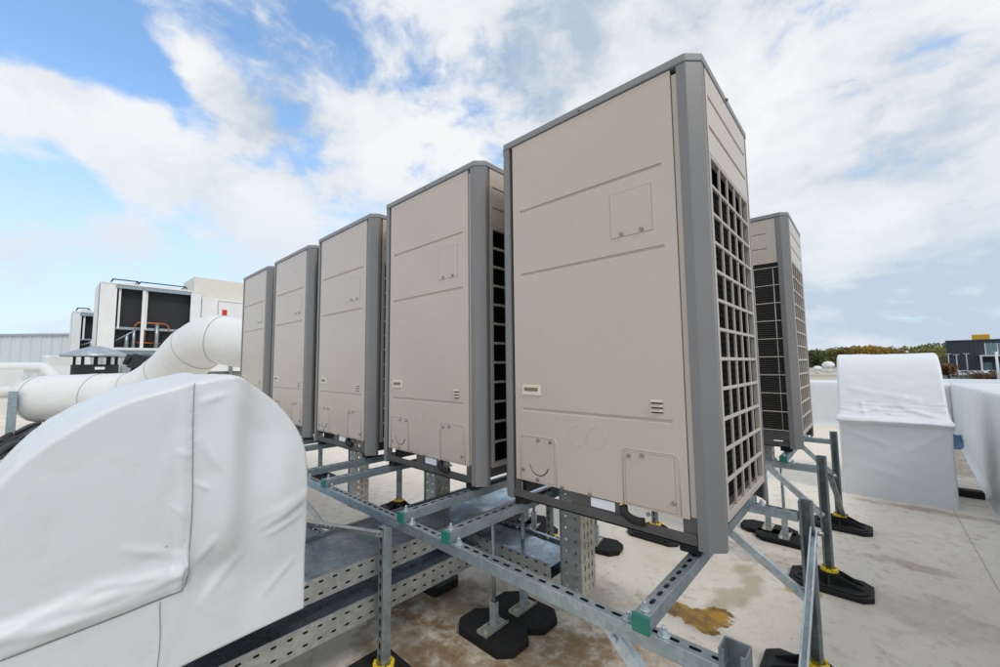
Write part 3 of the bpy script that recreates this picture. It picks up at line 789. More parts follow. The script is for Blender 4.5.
# flat pads under the trays
def make_pad():
    t = thing('tray_foot', 'x', 'tray support')
    mb = MB(); mb.prism([(-.15, -.08), (-.12, -.11), (.12, -.11), (.15, -.08), (.15, .08), (.12, .11), (-.12, .11), (-.15, .08)], 0, .05); mb.build('pad', M_rubber, t, bevel=.006)
    mb = MB(); mb.box(-.02, .02, -.02, .02, .05, .278); mb.build('stub_post', M_galvd, t, bevel=.002)
    return t
pad = make_pad()
for i, (x, y, lab) in enumerate(((-1.93, -.02, 'black pad with stub post under the lower cable tray, beside the slotted post'), (-1.80, .27, 'black pad with stub post under the lower cable tray, farther in'), (-1.6, -1.3, 'black pad with stub post under the lower tray behind the near hood'))):
    s = pad if i == 0 else copy_tree(pad); s.location = (x, y, GZ); s['label'] = lab; s['group'] = 'pads below the lower cable tray'

# ------------------------------------------------------------------ near wrapped hood
def interp(pts, x):
    for (a, b), (c, d) in zip(pts, pts[1:]):
        if a <= x <= c: return b + (d-b)*(x-a)/(c-a)
    return pts[0][1] if x < pts[0][0] else pts[-1][1]
def catmull(pts, n=12):
    out = []
    P = [pts[0]] + pts + [pts[-1]]
    for i in range(1, len(P)-2):
        for k in range(n):
            t = k/n; a, b, c, d = (Vector(P[i+m]) for m in (-1, 0, 1, 2))
            out.append(.5*((2*b) + (c-a)*t + (2*a-5*b+4*c-d)*t*t + (3*b-a-3*c+d)*t**3))
    out.append(Vector(pts[-1])); return out
def near_hood():
    XS = -1.15; D = .86
    # outline of the side (y,z), anticlockwise from the lower right corner
    arc = catmull([(-.806, .10), (-.812, .27), (-.828, .345), (-.857, .408), (-.90, .468), (-.945, .515), (-.995, .553), (-1.047, .584), (-1.15, .568), (-1.233, .546), (-1.308, .520), (-1.381, .478), (-1.446, .428), (-1.486, .389), (-1.514, .352), (-1.60, .21), (-1.66, .02)], 10)
    out = [Vector((-.804, -.244 + .344*i/14)) for i in range(14)] + arc
    out += [Vector((-1.66, .02 - .30*i/10)) for i in range(1, 11)]
    out += [Vector((-1.66 + (.856)*i/34, -.28 + .036*i/34)) for i in range(1, 34)]
    N = len(out); cen = Vector((-1.2, .10))
    rb = .014
    def seam_y(z): return -1.149 + .004*math.sin(z*9)
    CREASE = [(-1.14, .42, -1.09, .30, .006, .012), (-1.145, .27, -1.10, .235, .005, .009), (-1.14, .50, -1.07, .53, .006, .012), (-1.16, .06, -1.30, .13, .007, .014), (-1.17, .02, -1.36, .05, .006, .012),
              (-.815, .15, -.97, .07, .008, .013), (-.82, .10, -.95, .045, .006, .010), (-1.05, .56, -.95, .40, .007, .02), (-1.0, .02, -1.11, -.10, .007, .016), (-1.13, .02, -1.08, .10, .007, .013),
              (-.84, -.05, -.95, -.16, .005, .012), (-1.30, -.01, -1.46, -.02, .007, .014), (-1.15, .16, -1.20, .22, .004, .009), (-1.15, .34, -1.19, .37, .004, .009), (-1.12, -.08, -1.02, -.20, .006, .014)]
    def disp(y, z):
        d = 0.
        # the left sheet laps over the right hand sheet at the upright seam, and over the flap below
        s = seam_y(z)
        low = -.035 - .06*(-1.16 - y) if y < -1.16 else -.02
        up_left = (y < s) and (z > low)
        if up_left: d += .004
        # welt beside the seams
        if z > low: d += .0035*math.exp(-((y-s+.022)/.014)**2)
        if y < -1.14: d += .022*math.exp(-((z-low-.045)/.036)**2)
        # a soft upright fold falling from the crown and the dents beside it
        fold = -1.05 - .02*(.57-z)
        d += .026*math.exp(-((y-fold)/.045)**2)*min(1, max(0, (z+.12)/.25))
        d -= .022*math.exp(-((y-fold-.085)/.05)**2)*math.exp(-((z-.22)/.25)**2)
        d -= .03*math.exp(-((y+1.075)/.06)**2)*math.exp(-((z+.02)/.06)**2)
        d += .028*math.exp(-((y+.92)/.10)**2)*math.exp(-((z-.20)/.16)**2)
        d += .010*math.exp(-(((z-.13)-(y+.9)*.35)/.02)**2)*math.exp(-((y+.88)/.07)**2)
        d -= .020*math.exp(-((y+.96)/.10)**2)*math.exp(-((z+.10)/.10)**2)
        d += .05*(y > -1.14)*math.exp(-((y+.86)/.1)**2)*0
        # crisp creases
        for (ya, za, yb, zb, am, wd) in CREASE:
            L2 = (yb-ya)**2 + (zb-za)**2; tt = min(1, max(0, ((y-ya)*(yb-ya)+(z-za)*(zb-za))/L2))
            dd = math.hypot(y-ya-(yb-ya)*tt, z-za-(zb-za)*tt)
            if dd < wd*4: d += am*math.exp(-(dd/wd)**2)*(1-abs(2*tt-1)**2*.9)
        # slack in the sheets
        d += .008*noise.noise(Vector((y*3, z*3, 1.3))) + .0022*noise.noise(Vector((y*11, z*9, 4.)))
        d += .0004*noise.noise(Vector((y*34, z*26, 7.)))
        # wrinkles running along the seam
        d += .005*noise.noise(Vector((y*22, z*9, 2.)))*math.exp(-((y-s+.03)/.05)**2)
        if y < -1.15: d += .007*noise.noise(Vector((y*9, (z-low)*38, 6.)))*math.exp(-((z-low-.05)/.06)**2)
        return d
    # welded edges of the sheets: a thin dark line following the surface
    sp_ = [(seam_y(z), z) for z in [.565 - .585*i/60 for i in range(61)]] + [(-1.150 - .35*(i/40), (-.035 - .06*(.35*i/40 - .01)) - .004) for i in range(1, 41)]
    seams = [[Vector((XS + max(disp(y+.004, z), disp(y-.004, z)) + .0012, y, z)) for y, z in sp_],
             [Vector((XS + disp(-1.205, z) + .0012, -1.205 + .002*math.sin(z*30), z)) for z in [-.05 - .2*i/20 for i in range(21)]]]
    mb = MB(); K = 190
    # fine side sheet: rays from an inner point to the outline, arranged so that the sheet is dense and even
    O2 = []
    for i in range(N):
        a, b = out[i], out[(i+1) % N]; n = max(1, int((b-a).length/.0065))
        for k in range(n): O2.append(a + (b-a)*k/n)
    N2 = len(O2); rows = []
    for k in range(K+1):
        f = 1 - (k/K)**1.0
        row = []
        for p in O2:
            q = cen + (p-cen)*max(f, .004)
            e = (p-q).length
            x = XS + disp(q.x, q.y)
            if e < rb: x -= rb - math.sqrt(max(0, rb*rb - (rb-e)**2))
            row.append(Vector((x, q.x, q.y)))
        rows.append(row + [row[0]])
    org = Vector((-1.55, -1.25, GZ))
    rows = [[q - org for q in r] for r in rows]
    mb.grid(rows, flip=True)
    # crown and ends going back
    back = []
    for m in range(0, 41):
        s = m/40; row = []
        for i, p in enumerate(O2):
            sag = .012*noise.noise(Vector((p.x*5, p.y*5, s*5))) + .006*noise.noise(Vector((p.x*14, p.y*14, s*9)))
            pn = (p-cen).normalized()
            x0 = rows[0][i].x + org.x
            q = p + pn*sag*min(1, s*6)
            row.append(Vector((x0 + (XS-D-x0)*s, q.x, q.y)) - org)
        back.append(row + [row[0]])
    mb.grid(back)
    mb._q([mb.b.verts.new(q) for q in back[-1][:-1]])
    return mb.build('ductwork_hood', M_hood, loc=org, weld=.0004), seams, org
hood = thing('ductwork_hood', 'large white wrapped roof hood in the left foreground with rounded crown', 'wrapped hood', (-1.55, -1.25, GZ))
hs, seams, org = near_hood(); hs.name = 'wrap'; hs.parent = hood; hs.location = (0, 0, 0)
for sm in seams:
    mb = MB(); mb.tube([q - org for q in sm], .0011, 6); mb.build('seam', simple('seam_line', (.22, .23, .25), .6), hs)
mb = MB(); mb.box(-1.98, -1.22, -1.62, -1.08, GZ, -.55); bmesh.ops.translate(mb.b, verts=mb.b.verts, vec=-hood.location); mb.build('curb', M_hood, hood)
# wooden board edge under the wrap
mb = MB(); mb.box(-.30, .13, -.006, .006, -.04, .04)
tag(mb.build('board', simple('weathered_board', (.55, .45, .33), .8, 0, .2, 12), M=Matrix.Translation((-1.42, -.80, -.215)) @ Matrix.Rotation(R(8), 4, 'Z') @ Matrix.Rotation(R(62), 4, 'X')), 'pale board edge peeping out under the lower right corner of the near hood', 'board')

# ------------------------------------------------------------------ far wrapped hood
def far_hood():
    x0, x1 = .085, .915; org = Vector((.5, 4.9, GZ))
    prof = [(4.335, GZ), (4.335, -.55), (4.34, -.30), (4.345, -.10), (4.345, -.055), (4.318, -.040), (4.30, -.018), (4.32, .004), (4.40, .035), (4.47, .11), (4.55, .24), (4.63, .39), (4.72, .53), (4.83, .63), (4.97, .682), (5.15, .68), (5.34, .62), (5.48, .50), (5.56, .32), (5.58, .0), (5.58, GZ)]
    CR2 = [(.12, .02, .40, .10, .016, .02), (.88, .03, .60, .12, .016, .02), (.2, .30, .7, .20, .010, .03), (.15, -.12, .45, -.25, .010, .025), (.85, -.10, .6, -.30, .010, .03), (.3, -.5, .75, -.62, .008, .04), (.5, .06, .62, .22, .012, .02), (.3, .05, .28, .16, .012, .018)]
    cv = catmull(prof, 12); mb = MB(); P = []; nx = 72
    for i, p in enumerate(cv):
        row = []
        for j in range(nx+1):
            u = j/nx; x = x0 + (x1-x0)*u
            lip = math.exp(-((p.y+.015)/.035)**2) if p.x < 4.6 else 0
            x += (u-.5)*.05*lip
            e = min(u, 1-u)*(x1-x0); r = .02; ins = r - math.sqrt(max(0, r*r-(r-e)**2)) if e < r else 0
            q = Vector((x, p.x, p.y)); cn = Vector((0, 4.98-p.x, .0-p.y)); cn.normalize()
            w = .012*noise.noise(Vector((x*3, p.x*3, p.y*3))) + .004*noise.noise(Vector((x*9, p.x*9, p.y*14)))
            for (xa, za, xb, zb, am, wd) in CR2:
                if p.x > 4.75: break
                L2 = (xb-xa)**2 + (zb-za)**2; tt = min(1, max(0, ((x-xa)*(xb-xa)+(p.y-za)*(zb-za))/L2))
                dd = math.hypot(x-xa-(xb-xa)*tt, p.y-za-(zb-za)*tt); w += am*math.exp(-(dd/wd)**2)
            if abs(p.y-.06) < .12 and p.x < 4.7: w += .012*noise.noise(Vector((x*6, 3, p.y*40)))
            q += cn*(ins - w*(.3+min(1, (p.y-GZ)*4)*.7 if p.y < .3 else 1)*.8)
            if i in (0, len(cv)-1): q.z = GZ
            row.append(q - org)
        P.append(row)
    V = mb.grid(P, flip=True)
    for j, fl in ((0, False), (nx, True)):
        e = [V[i][j] for i in range(len(V))]
        mb._q(e[::-1] if fl else e)
    return mb, org
mb, org = far_hood()
fh = thing('ductwork_hood', 'white wrapped hood near the right parapet, its crown curling back above a folded lip', 'wrapped hood', org)
mb.build('wrap', M_hoodr, fh)
mb = MB(); mb.box(-.12, .12, -.06, .06, 0, .07)
tag(mb.build('paver_block', M_rubber, loc=(1.03, 4.98, GZ), bevel=.01), 'dark block lying on the roof at the right foot of the far hood', 'block')
M_blue = simple('blue_tarp', (.05, .11, .19), .6, 0, .5, 8)
mb = MB()
P = []
for i in range(15):
    P.append([Vector(((i-7)*.05, (j-7)*.07, max(0, .17*math.exp(-((i-7)/4.2)**2-((j-7)/4.5)**2) + .06*noise.noise(Vector((i*.5, j*.5, 2)))) if 0 < i < 14 and 0 < j < 14 else 0)) for j in range(15)])
mb.grid(P, flip=True)
tag(mb.build('tarp_pile', M_blue, loc=(1.32, 8.7, GZ+.003)), 'crumpled dark blue tarp lying at the foot of the right parapet', 'tarp')

# ------------------------------------------------------------------ left background on the roof
# ribbed screen wall
M_rib = simple('pale_ribbed_sheet', (.60, .66, .70), .5, 0, .05, 1.)
def rib_wall(a, b, z0, za, zb, label):
    a, b = Vector((*a, 0)), Vector((*b, 0)); L = (b-a).length; t = (b-a)/L
    w = thing('screen_wall', label, 'wall', (a.x, a.y, z0), math.atan2(t.y, t.x))
    mb = MB(); n = int(L/.5)
    poly = []
    for i in range(n):
        s = i*.5; poly += [(s, 0), (s+.43, 0), (s+.445, -.05), (s+.485, -.05)]
    poly += [(L, 0), (L, .12), (0, .12)]
    mb.prism(poly, 0, za-z0); mb.build('sheet', M_rib, w)
    mb = MB(); mb.box(-.05, L+.05, -.1, .17, za-z0+.002, za-z0+.10); mb.build('coping', simple('grey_coping', (.38, .43, .47), .5), w)
rib_wall((-37.5, -9.5), (-24.5, 2.8), GZ, 2.30, 2.4, 'pale ribbed metal screen wall at the far left end of the roof')
# chiller with two bays
M_cw = simple('chiller_white', (.78, .79, .80), .45, 0, .04, 3.)
M_cop = simple('copper_pipe', (.50, .17, .06), .4, .5, .2, 12)
M_red = simple('red_sticker', (.55, .03, .02), .5)
M_dk = simple('dark_mesh', (.018, .02, .024), .7, 0, .3, 6)
def chiller(loc, rz, bays, label, h=2.5, depth=2.0, side=.46, end=.34):
    t = thing('chiller', label, 'chiller', loc, rz, 'white chillers on the raised deck')
    xs = [side]
    for w in bays: xs.append(xs[-1]+w)
    L = xs[-1] + end
    # local: x along the front, y back
    mb = MB()
    mb.box(0, side, 0, .06, .1, h); mb.box(xs[-1]-.02, L, 0, .06, .1, h)
    for x in xs[1:-1]: mb.box(x-.05, x+.05, 0, .07, .1, h)
    mb.box(0, .05, .5, depth, .1, h); mb.box(L-.05, L, .06, depth, .1, h); mb.box(.05, L-.05, depth-.06, depth, .1, h)
    mb.box(0, L, -.02, depth+.02, h, h+.05); mb.box(0, L, -.01, depth, 0, .1)
    mb.build('casing', M_cw, t, bevel=.008)
    mb = MB(); mb.box(.06, L-.06, .30, .34, .12, h-.01); mb.build('coil', M_dk, t)
    mb = MB(); mb.box(.012, .04, .07, .49, .12, h-.02); mb.build('end_coil', M_dk, t)
    for i, w in enumerate(bays):
        x = xs[i]
        mb = MB(); mb.box(x+.06, x+.12, .072, .13, h*.33, h-.03); mb.build('coil_header', M_cw, t)
        mb = MB(); mb.box(x-.05, x+w-.02, -.016, .0, h-.14, h-.02); mb.build('top_rail', M_galv, t)
        mb = MB(); mb.prism([(x+w/2-.05+w*.47*math.cos(a), depth/2-.2+.55*math.sin(a)) for a in [k*math.pi/12 for k in range(24)]], h+.051, h+.15); mb.build('fan_ring', M_cw, t, bevel=.04)
        mb = MB(); mb.tube([(x-.16, .1, h+.12), (x-.12, .1, h+.20), (x+w-.2, .1, h+.20), (x+w-.16, .1, h+.12)], .026, 8); mb.tube([(x-.12, .1, h+.20), (x-.12, 1.3, h+.20)], .02, 8); mb.tube([(x+w-.2, .1, h+.20), (x+w-.2, 1.3, h+.20)], .02, 8); mb.build('fan_guard', M_dk, t)
    mb = MB(); mb.box(xs[0], xs[-1], .14, .2, h*.32, h*.36); mb.cyl((xs[0]+.02, .12, .35), (xs[0]+.68, .12, h*.34), .03, 8); mb.cyl((xs[0]+.35, .1, .1), (xs[0]+.35, .1, .6), .06, 8); mb.cyl((xs[0]+.55, .1, .1), (xs[0]+.55, .1, .8), .05, 8); mb.build('bracing', M_galv, t)
    if len(bays) > 1:
        x = xs[1]
        mb = MB(); mb.cyl((x+.45, .1, .1), (x+.45, .1, 1.05), .07, 8); mb.build('stand_pipe', M_galv, t)
        mb = MB(); mb.tube([(x-.2, .16, .2), (x-.2, .16, 1.0), (x-.1, .16, 1.10), (x+.7, .16, 1.10), (x+.82, .16, 1.0), (x+.82, .16, .8)], .03, 8); mb.tube([(x-.2, .18, .32), (x+.6, .18, .30)], .025, 8); mb.tube([(x+.1, .18, .32), (x+.1, .18, 1.05)], .02, 8)
        mb.build('copper_pipework', M_cop, t)
        for q in (.0, .22, .62):
            mb = MB(); mb.box(x+q, x+q+.18, .2, .28, .14, .9 - q*.4); mb.build('compressor', M_dark, t, bevel=.03)
    return t
AR = R(90+2)
chiller((-20.4, -.70, 1.31), AR, [.78, 1.50], 'white chiller with two dark open bays and orange pipework on the raised deck')
chiller((-24.6, -1.33, 1.31), AR, [.4], 'smaller white chiller standing left of and behind the two bay chiller', h=1.75, depth=1.5, side=.27, end=.15)
# raised deck
mb = MB(); t = thing('equipment_deck', 'grey steel deck on legs carrying the chillers at the far left', 'steel deck', (-20.4, -.70, GZ), AR)
mb.box(-.1, 6.5, -.12, 6., 1.94, 2.10); mb.build('deck', M_galvd, t)
for x in (-.9, 1.6, 4.2, 6.2):
    for y in (0, 4.):
        mb = MB(); mb.box(x, x+.14, y, y+.14, 0, 1.94); mb.build('leg', M_galvd, t)
# air handler right of the chiller
t = thing('air_handler', 'white air handling unit with beige roof box and red sticker right of the chiller', 'air handler', (-20.6, 2.42, GZ), AR)
mb = MB(); mb.box(0, 5.5, 0, 2.2, 2.12, 4.45); mb.build('casing', M_cw, t, bevel=.01)
mb = MB(); mb.box(-.25, 5.6, .25, 2.2, 4.455, 5.35); mb.build('roof_box', simple('beige_sheet', (.72, .69, .62), .5, 0, .05), t, bevel=.01)
mb = MB(); mb.box(.58, .60, -.012, 0, 2.3, 4.35); mb.box(1.9, 1.92, -.012, 0, 2.3, 4.35); mb.box(.58, 1.9, -.010, -.002, 4.33, 4.35); mb.build('door_seam', M_groove, t)
mb = MB(); mb.box(.75, .93, -.012, -.001, 3.72, 3.98); mb.box(.80, .89, -.016, -.013, 3.60, 3.80); mb.build('warning_sticker', M_red, t)
mb = MB(); mb.box(1.55, 1.68, -.012, -.001, 3.70, 3.82); mb.build('door_label', M_yellow, t)
mb = MB(); mb.box(0, 5.4, .1, 2.1, 0, 2.1); mb.build('plinth', simple('green_grey_sheet', (.22, .24, .21), .6), t)
mb = MB(); mb.box(.3, 2.6, -.03, .09, 1.25, 2.0); mb.build('access_panel', M_cw, t, bevel=.01)
# insulated duct with elbow
t = thing('insulated_duct', 'fat white wrapped duct rising in an elbow behind the farthest unit', 'duct', (-8.6, -.4, GZ))
mb = MB()
pts = catmull([(-10.35, -1.74, .10), (-10.1, -1.52, .115), (-9.35, -.82, .13), (-9.0, -.50, .19), (-8.6, -.18, .50), (-8.02, .05, .92), (-7.6, .25, 1.08), (-7.2, .62, 1.0), (-6.4, 1.4, .95)], 8)
P = []
o = Vector((-8.6, -.4, GZ)); n = 28; upv = None
for i, p in enumerate(pts):
    tg = (pts[min(i+1, len(pts)-1)] - pts[max(i-1, 0)]).normalized()
    upv = tg.orthogonal().normalized() if upv is None else (upv - tg*upv.dot(tg)).normalized()
    w = tg.cross(upv); row = []
    r = .40 if i > 2 else .40*math.sin(math.pi/2*(.35+.65*i/3))
    for k in range(n+1):
        a = 2*math.pi*(k % n)/n
        rr = r*(1 + .02*noise.noise(Vector((p.x*2.2, p.z*3, math.cos(a)*2))) + .006*noise.noise(Vector((p.x*7, math.sin(a)*3, 3))) + (.018 if i % 9 == 4 else 0))
        row.append(p + (upv*math.cos(a) + w*math.sin(a))*rr - o)
    P.append(row)
V = mb.grid(P); mb._q(V[0][:-1][::-1]); mb._q(V[-1][:-1])
dw = mb.build('wrap', M_duct, t, weld=.0001)
M_seam = simple('duct_seam', (.42, .42, .41), .6)
for i in range(5, len(P)-1, 9):
    mb = MB(); c0 = sum(P[i][:-1], Vector())/n
    mb.tube([c0 + (q-c0)*1.004 for q in P[i]], .007, 6, cap=False); mb.build('seam', M_seam, dw)
mb = MB()
for x, y in ((-10.2, -1.6), (-9.2, -.75)): mb.box(x-.3, x+.3, y-.05, y+.05, GZ, -.27)
mb.box(-7.3, -7.2, .6, .7, GZ, .7)
bmesh.ops.translate(mb.b, verts=mb.b.verts, vec=-o); mb.build('saddle', M_duct, t)
# roof ventilator
t = thing('roof_ventilator', 'dark louvred roof ventilator with a pale conical rain cap in front of the chiller', 'roof vent', (-11., -1.02, GZ))
mb = MB(); mb.prism([(.34*math.cos(a), .34*math.sin(a)) for a in [k*math.pi/12 for k in range(24)]], 0, 1.50); mb.build('throat', M_dk, t)
for k in range(10):
    a = k*math.pi/5; mb = MB(); mb.box(-.02, .02, -.02, .02, 1.40, 1.72, M=Matrix.Translation((.31*math.cos(a), .31*math.sin(a), 0))); mb.build('stay', M_dk, t)
mb = MB(); mb.tube([(0, 0, 1.655), (0, 0, 1.68), (0, 0, 1.76), (0, 0, 1.83), (0, 0, 1.87)], .5, 28, radii=[.50, .505, .36, .17, .06]); mb.build('rain_cap', galv('cap_sheet', (.42, .47, .52), .45, metal=.5), t)
mb = MB(); mb.box(.335, .352, -.02, .12, 1.40, 1.45); mb.build('maker_plate', M_white, t)
# small dark fan box
mb = MB(); mb.box(-.14, .14, -.12, .12, -.13, .13); mb.cyl((0, -.13, 0), (0, -.20, 0), .10, 14); mb.box(-.05, .05, -.05, .05, -1.4, -.131)
tag(mb.build('fan_motor', M_dk, M=Matrix.Translation((-9.75, -.5, .73)) @ Matrix.Rotation(R(-18), 4, 'X'), bevel=.015), 'small black fan motor tilted above the white duct', 'fan motor')
# white pipes and their post
mb = MB(); mb.tube([(-15.6, -4.2, .66), (-14.04, -2.43, .66), (-13.3, -1.74, .66), (-13.1, -1.55, .4), (-13.1, -1.55, GZ)], .12, 12)
tag(mb.build('insulated_pipe', M_duct, loc=(0,0,0)), 'thin white insulated pipe, the upper and farther of the two at the left edge', 'pipe')
mb = MB(); mb.tube([(-12.2, -3.4, .22), (-10.87, -2.18, .23), (-10.3, -1.72, .27), (-9.9, -1.4, .24)], .09, 12); mb.box(-10.95, -10.90, -2.55, -2.0, .12, .62); mb.box(-10.6, -10.57, -2.05, -1.92, .20, .62)
tag(mb.build('insulated_pipe', M_duct), 'white insulated pipe joining the end of the fat duct at the left edge', 'pipe')
mb = MB(); mb.box(-.05, .05, -.05, .05, 0, 1.06); mb.box(-.09, .09, -.09, .09, 0, .012)
tag(mb.build('pipe_post', galv('blue_grey_post', (.30, .38, .43), .5, metal=.4), loc=(-9.92, -1.98, GZ), rz=0) if False else mb.build('pipe_post', galv('blue_grey_post', (.30, .38, .43), .5, metal=.4), loc=(-9.92, -1.98, GZ)), 'blue grey steel post carrying the white pipe at the left edge', 'post')
# white wrapped box
mb = MB(); P = []
t = thing('wrapped_box', 'white wrapped box with sagging sides between the pipes and the roof ventilator', 'wrapped box', (-13.7, -1.42, GZ), R(10))
mb.box(-.45, .45, -.33, .33, 0, 1.72); bmesh.ops.subdivide_edges(mb.b, edges=mb.b.edges, cuts=6, use_grid_fill=True)
for v in mb.b.verts: v.co += Vector((noise.noise(v.co*2.3), noise.noise(v.co*2.3+Vector((5,0,0))), noise.noise(v.co*2.3+Vector((0,7,0)))))*.06*(1 if v.co.z > .01 else 0)
mb.build('wrap', M_duct, t, bevel=.02)
# loose cables
M_cable = simple('black_cable', (.02, .021, .024), .5)
for k in range(9):
    mb = MB(); pts = [(-13.2+i*.5, -1.60 - i*.055 + .055*(k % 4) + .06*noise.noise(Vector((i*.6, k*3, 1))), -.56 + .065*(k//4) + .05*noise.noise(Vector((i*.5, k, 4)))) for i in range(13)]
    mb.tube(pts, .034, 7)
    tag(mb.build('cable', M_cable), 'black cable in the loose bundle behind the near hood at the left edge', 'cable', 'loose black cables by the left edge')
t = thing('cable_ladder', 'low galvanised cable ladder under the loose black cables at the left edge', 'cable ladder', (-10.2, -1.9, GZ))
mb = MB(); mb.box(-3, 3., -.25, -.22, .10, .17); mb.build('rail', M_galvd, t, M=Matrix.Rotation(-.11, 4, 'Z'))
mb = MB(); mb.box(-3, 3., .32, .35, .10, .17); mb.build('rail', M_galvd, t, M=Matrix.Rotation(-.11, 4, 'Z'))
for i in range(13):
    mb = MB(); mb.box(-2.95+i*.49, -2.92+i*.49, -.22, .32, .11, .13); mb.build('rung', M_galvd, t, M=Matrix.Rotation(-.11, 4, 'Z'))
for i in range(3):
    mb = MB(); mb.box(-2.6+i*2.5, -2.3+i*2.5, -.3, .4, 0, .10); mb.build('block', M_rubber, t, M=Matrix.Rotation(-.11, 4, 'Z'))

# ------------------------------------------------------------------ beyond the roof, right
M_beigeroof = simple('gravel_roof', (.50, .44, .37), .9, 0, .12, .25)
t = thing('neighbour_hall', 'low beige flat roofed hall behind the back parapet', 'building', (-15, 55, ST))
mb = MB(); mb.box(-16, 16.6, -36, 36, 0, 2.9); mb.build('wall', M_bldwall, t)
mb = MB(); mb.box(-16.2, 16.8, -36.2, 36.2, 2.905, 3.05); mb.build('roof', M_beigeroof, t)
for k in range(4):
    mb = MB(); mb.box(-16.2, 16.8, -36+18*k, -35.6+18*k, 3.052, 3.22); mb.build('roof_curb', simple('pale_curb', (.6, .57, .52), .7), t)
def mushroom(x, y, s, label):
    t = thing('mushroom_vent', label, 'roof vent', (x, y, ST+3.06), 0, 'white vents on the beige roof')
    mb = MB(); mb.cyl((0, 0, 0), (0, 0, .6*s), .30*s, 14); mb.build('stem', M_cw, t)
    mb = MB(); mb.tube([(0, 0, .6*s), (0, 0, .75*s), (0, 0, 1.0*s), (0, 0, 1.25*s), (0, 0, 1.35*s)], .5, 16, radii=[.4*s, .62*s, .62*s, .4*s, .1*s]); mb.build('cap', M_cw, t)
mushroom(-3.2, 46., .55, 'small white mushroom vent on the beige roof, the left one'); mushroom(-2.75, 52., .85, 'large white mushroom vent on the beige roof, the right one')
M_low = membrane('lower_parapet', (.66, .70, .73), .3, .5, .2, 1.)
t = thing('lower_annex', 'lower white rimmed roof annex past the corner of the right parapet', 'building', (6.0, 23, ST))
mb = MB(); mb.box(-4.0, 3.5, -2.5, 2.5, 0, 3.15); mb.build('wall', M_low, t)
mb = MB(); mb.box(-4.1, 3.6, -2.6, -2.2, 3.155, 3.36); mb.box(-4.1, 3.6, 2.2, 2.6, 3.155, 3.36); mb.box(-4.1, -3.7, -2.2, 2.2, 3.155, 3.36); mb.build('rim', membrane('rim_white', (.8, .82, .84), .2, .5, .1, 1.), t)
# dark showroom
M_slate = simple('slate_cladding', (.045, .055, .072), .55, 0, .1, .3)
M_glass = simple('green_glass', (.16, .24, .26), .12, .2, .1, .5, spec=.8)
a = Vector((17.6, 177.4, ST)); d = Vector((1, -.10, 0)).normalized()
t = thing('showroom', 'dark slate clad showroom with a yellow roof sign and a white portal', 'building', a, math.atan2(d.y, d.x))
mb = MB(); mb.box(0, 60, 0, 30, 0, 9.7); mb.build('wall', M_slate, t)
mb = MB(); mb.box(-.1, 60, -.15, 30, 9.705, 10.0); mb.build('roof_edge', simple('dark_edge', (.03, .035, .045), .5), t)
mb = MB()
for i in range(14): mb.box(i*.9, i*.9+.05, -.08, 0, .2, 9.6)
mb.build('cladding_rib', M_slate, t)
mb = MB(); mb.box(7.3, 50, -.05, .0, 5.6, 8.9); gl = mb.build('window_band', M_glass, t)
mb = MB()
for i in range(9): mb.box(6.9+i*2.2, 8.4+i*2.2, -.03, .0, .4, 3.4)
mb.build('shop_window', M_glass, t)
mb = MB()
for i in range(14): mb.box(7.4+i*2.2, 7.55+i*2.2, -.12, -.055, 5.6, 8.9)
mb.build('mullion', M_cw, gl)
mb = MB(); mb.box(6.2, 6.6, -4, -3.6, 0, 5.1); mb.box(6.2, 48, -4, -.2, 5.1, 5.5); mb.box(12, 12.4, -4, -3.6, 0, 5.1); mb.build('portal', M_cw, t)
mb = MB(); mb.box(5.2, 8.6, 1.0, 2.2, 10.1, 11.5); mb.build('roof_sign', simple('sign_orange', (.80, .42, .01), .4, 0, .04), t, bevel=.08)
mb = MB(); mb.box(14.5, 16.3, 3, 5, 10.0, 11.0); mb.build('roof_light', M_cw, t, bevel=.3)
# parked cars
def car(loc, rz, mat, label):
    t = thing('parked_car', label, 'car', loc, rz, 'cars parked before the showroom')
    mb = MB()
    side = [(-2.1, .35), (-2.15, .75), (-1.9, .95), (-1.2, 1.02), (-.75, 1.45), (.75, 1.5), (1.45, 1.0), (2.1, .85), (2.2, .4)]
    mb.prism(side, -.85, .85, M=Matrix(((1,0,0,0),(0,0,1,0),(0,1,0,0),(0,0,0,1)))); mb.build('body', mat, t, bevel=.08)
    mb = MB(); mb.prism([(-1.05, 1.03), (-.7, 1.38), (.65, 1.42), (1.2, 1.03)], -.87, .87, M=Matrix(((1,0,0,0),(0,0,1,0),(0,1,0,0),(0,0,0,1)))); mb.build('window', M_dk, t)
    for x in (-1.35, 1.35):
        for y in (-.8, .8):
            mb = MB(); mb.cyl((x, y-.1, .33), (x, y+.1, .33), .33, 14); mb.build('wheel', M_rubber, t)
M_carw = simple('car_white', (.75, .77, .80), .25); M_cars = simple('car_silver', (.42, .45, .50), .3, .5)
car((17.6, 152.8, ST), R(20), M_carw, 'white car parked before the dark showroom, the left one'); car((19.8, 154.0, ST), R(115), M_cars, 'silver car parked before the dark showroom, between the two white ones')
car((22.3, 156.5, ST), R(40), M_carw, 'white car parked before the dark showroom, nearest its portal')
def lamp(x, y, h, label):
    t = thing('street_lamp', label, 'street lamp', (x, y, ST), 0, 'white street lamps before the showroom')
    mb = MB(); mb.tube([(0, 0, 0), (0, 0, h-.1), (0, 0, h)], .1, 8, radii=[.13, .08, .07]); mb.build('mast', M_cw, t)
    mb = MB(); mb.box(-.5, .5, -.12, .12, h, h+.12); mb.build('lamp_head', M_cw, t)
lamp(14.3, 140.8, 5.6, 'white street lamp nearest the far hood, left of the two others'); lamp(15.7, 142.1, 5.4, 'white street lamp in the middle of the three before the showroom'); lamp(17.45, 143.7, 5.6, 'white street lamp before the showroom, the right one of three')
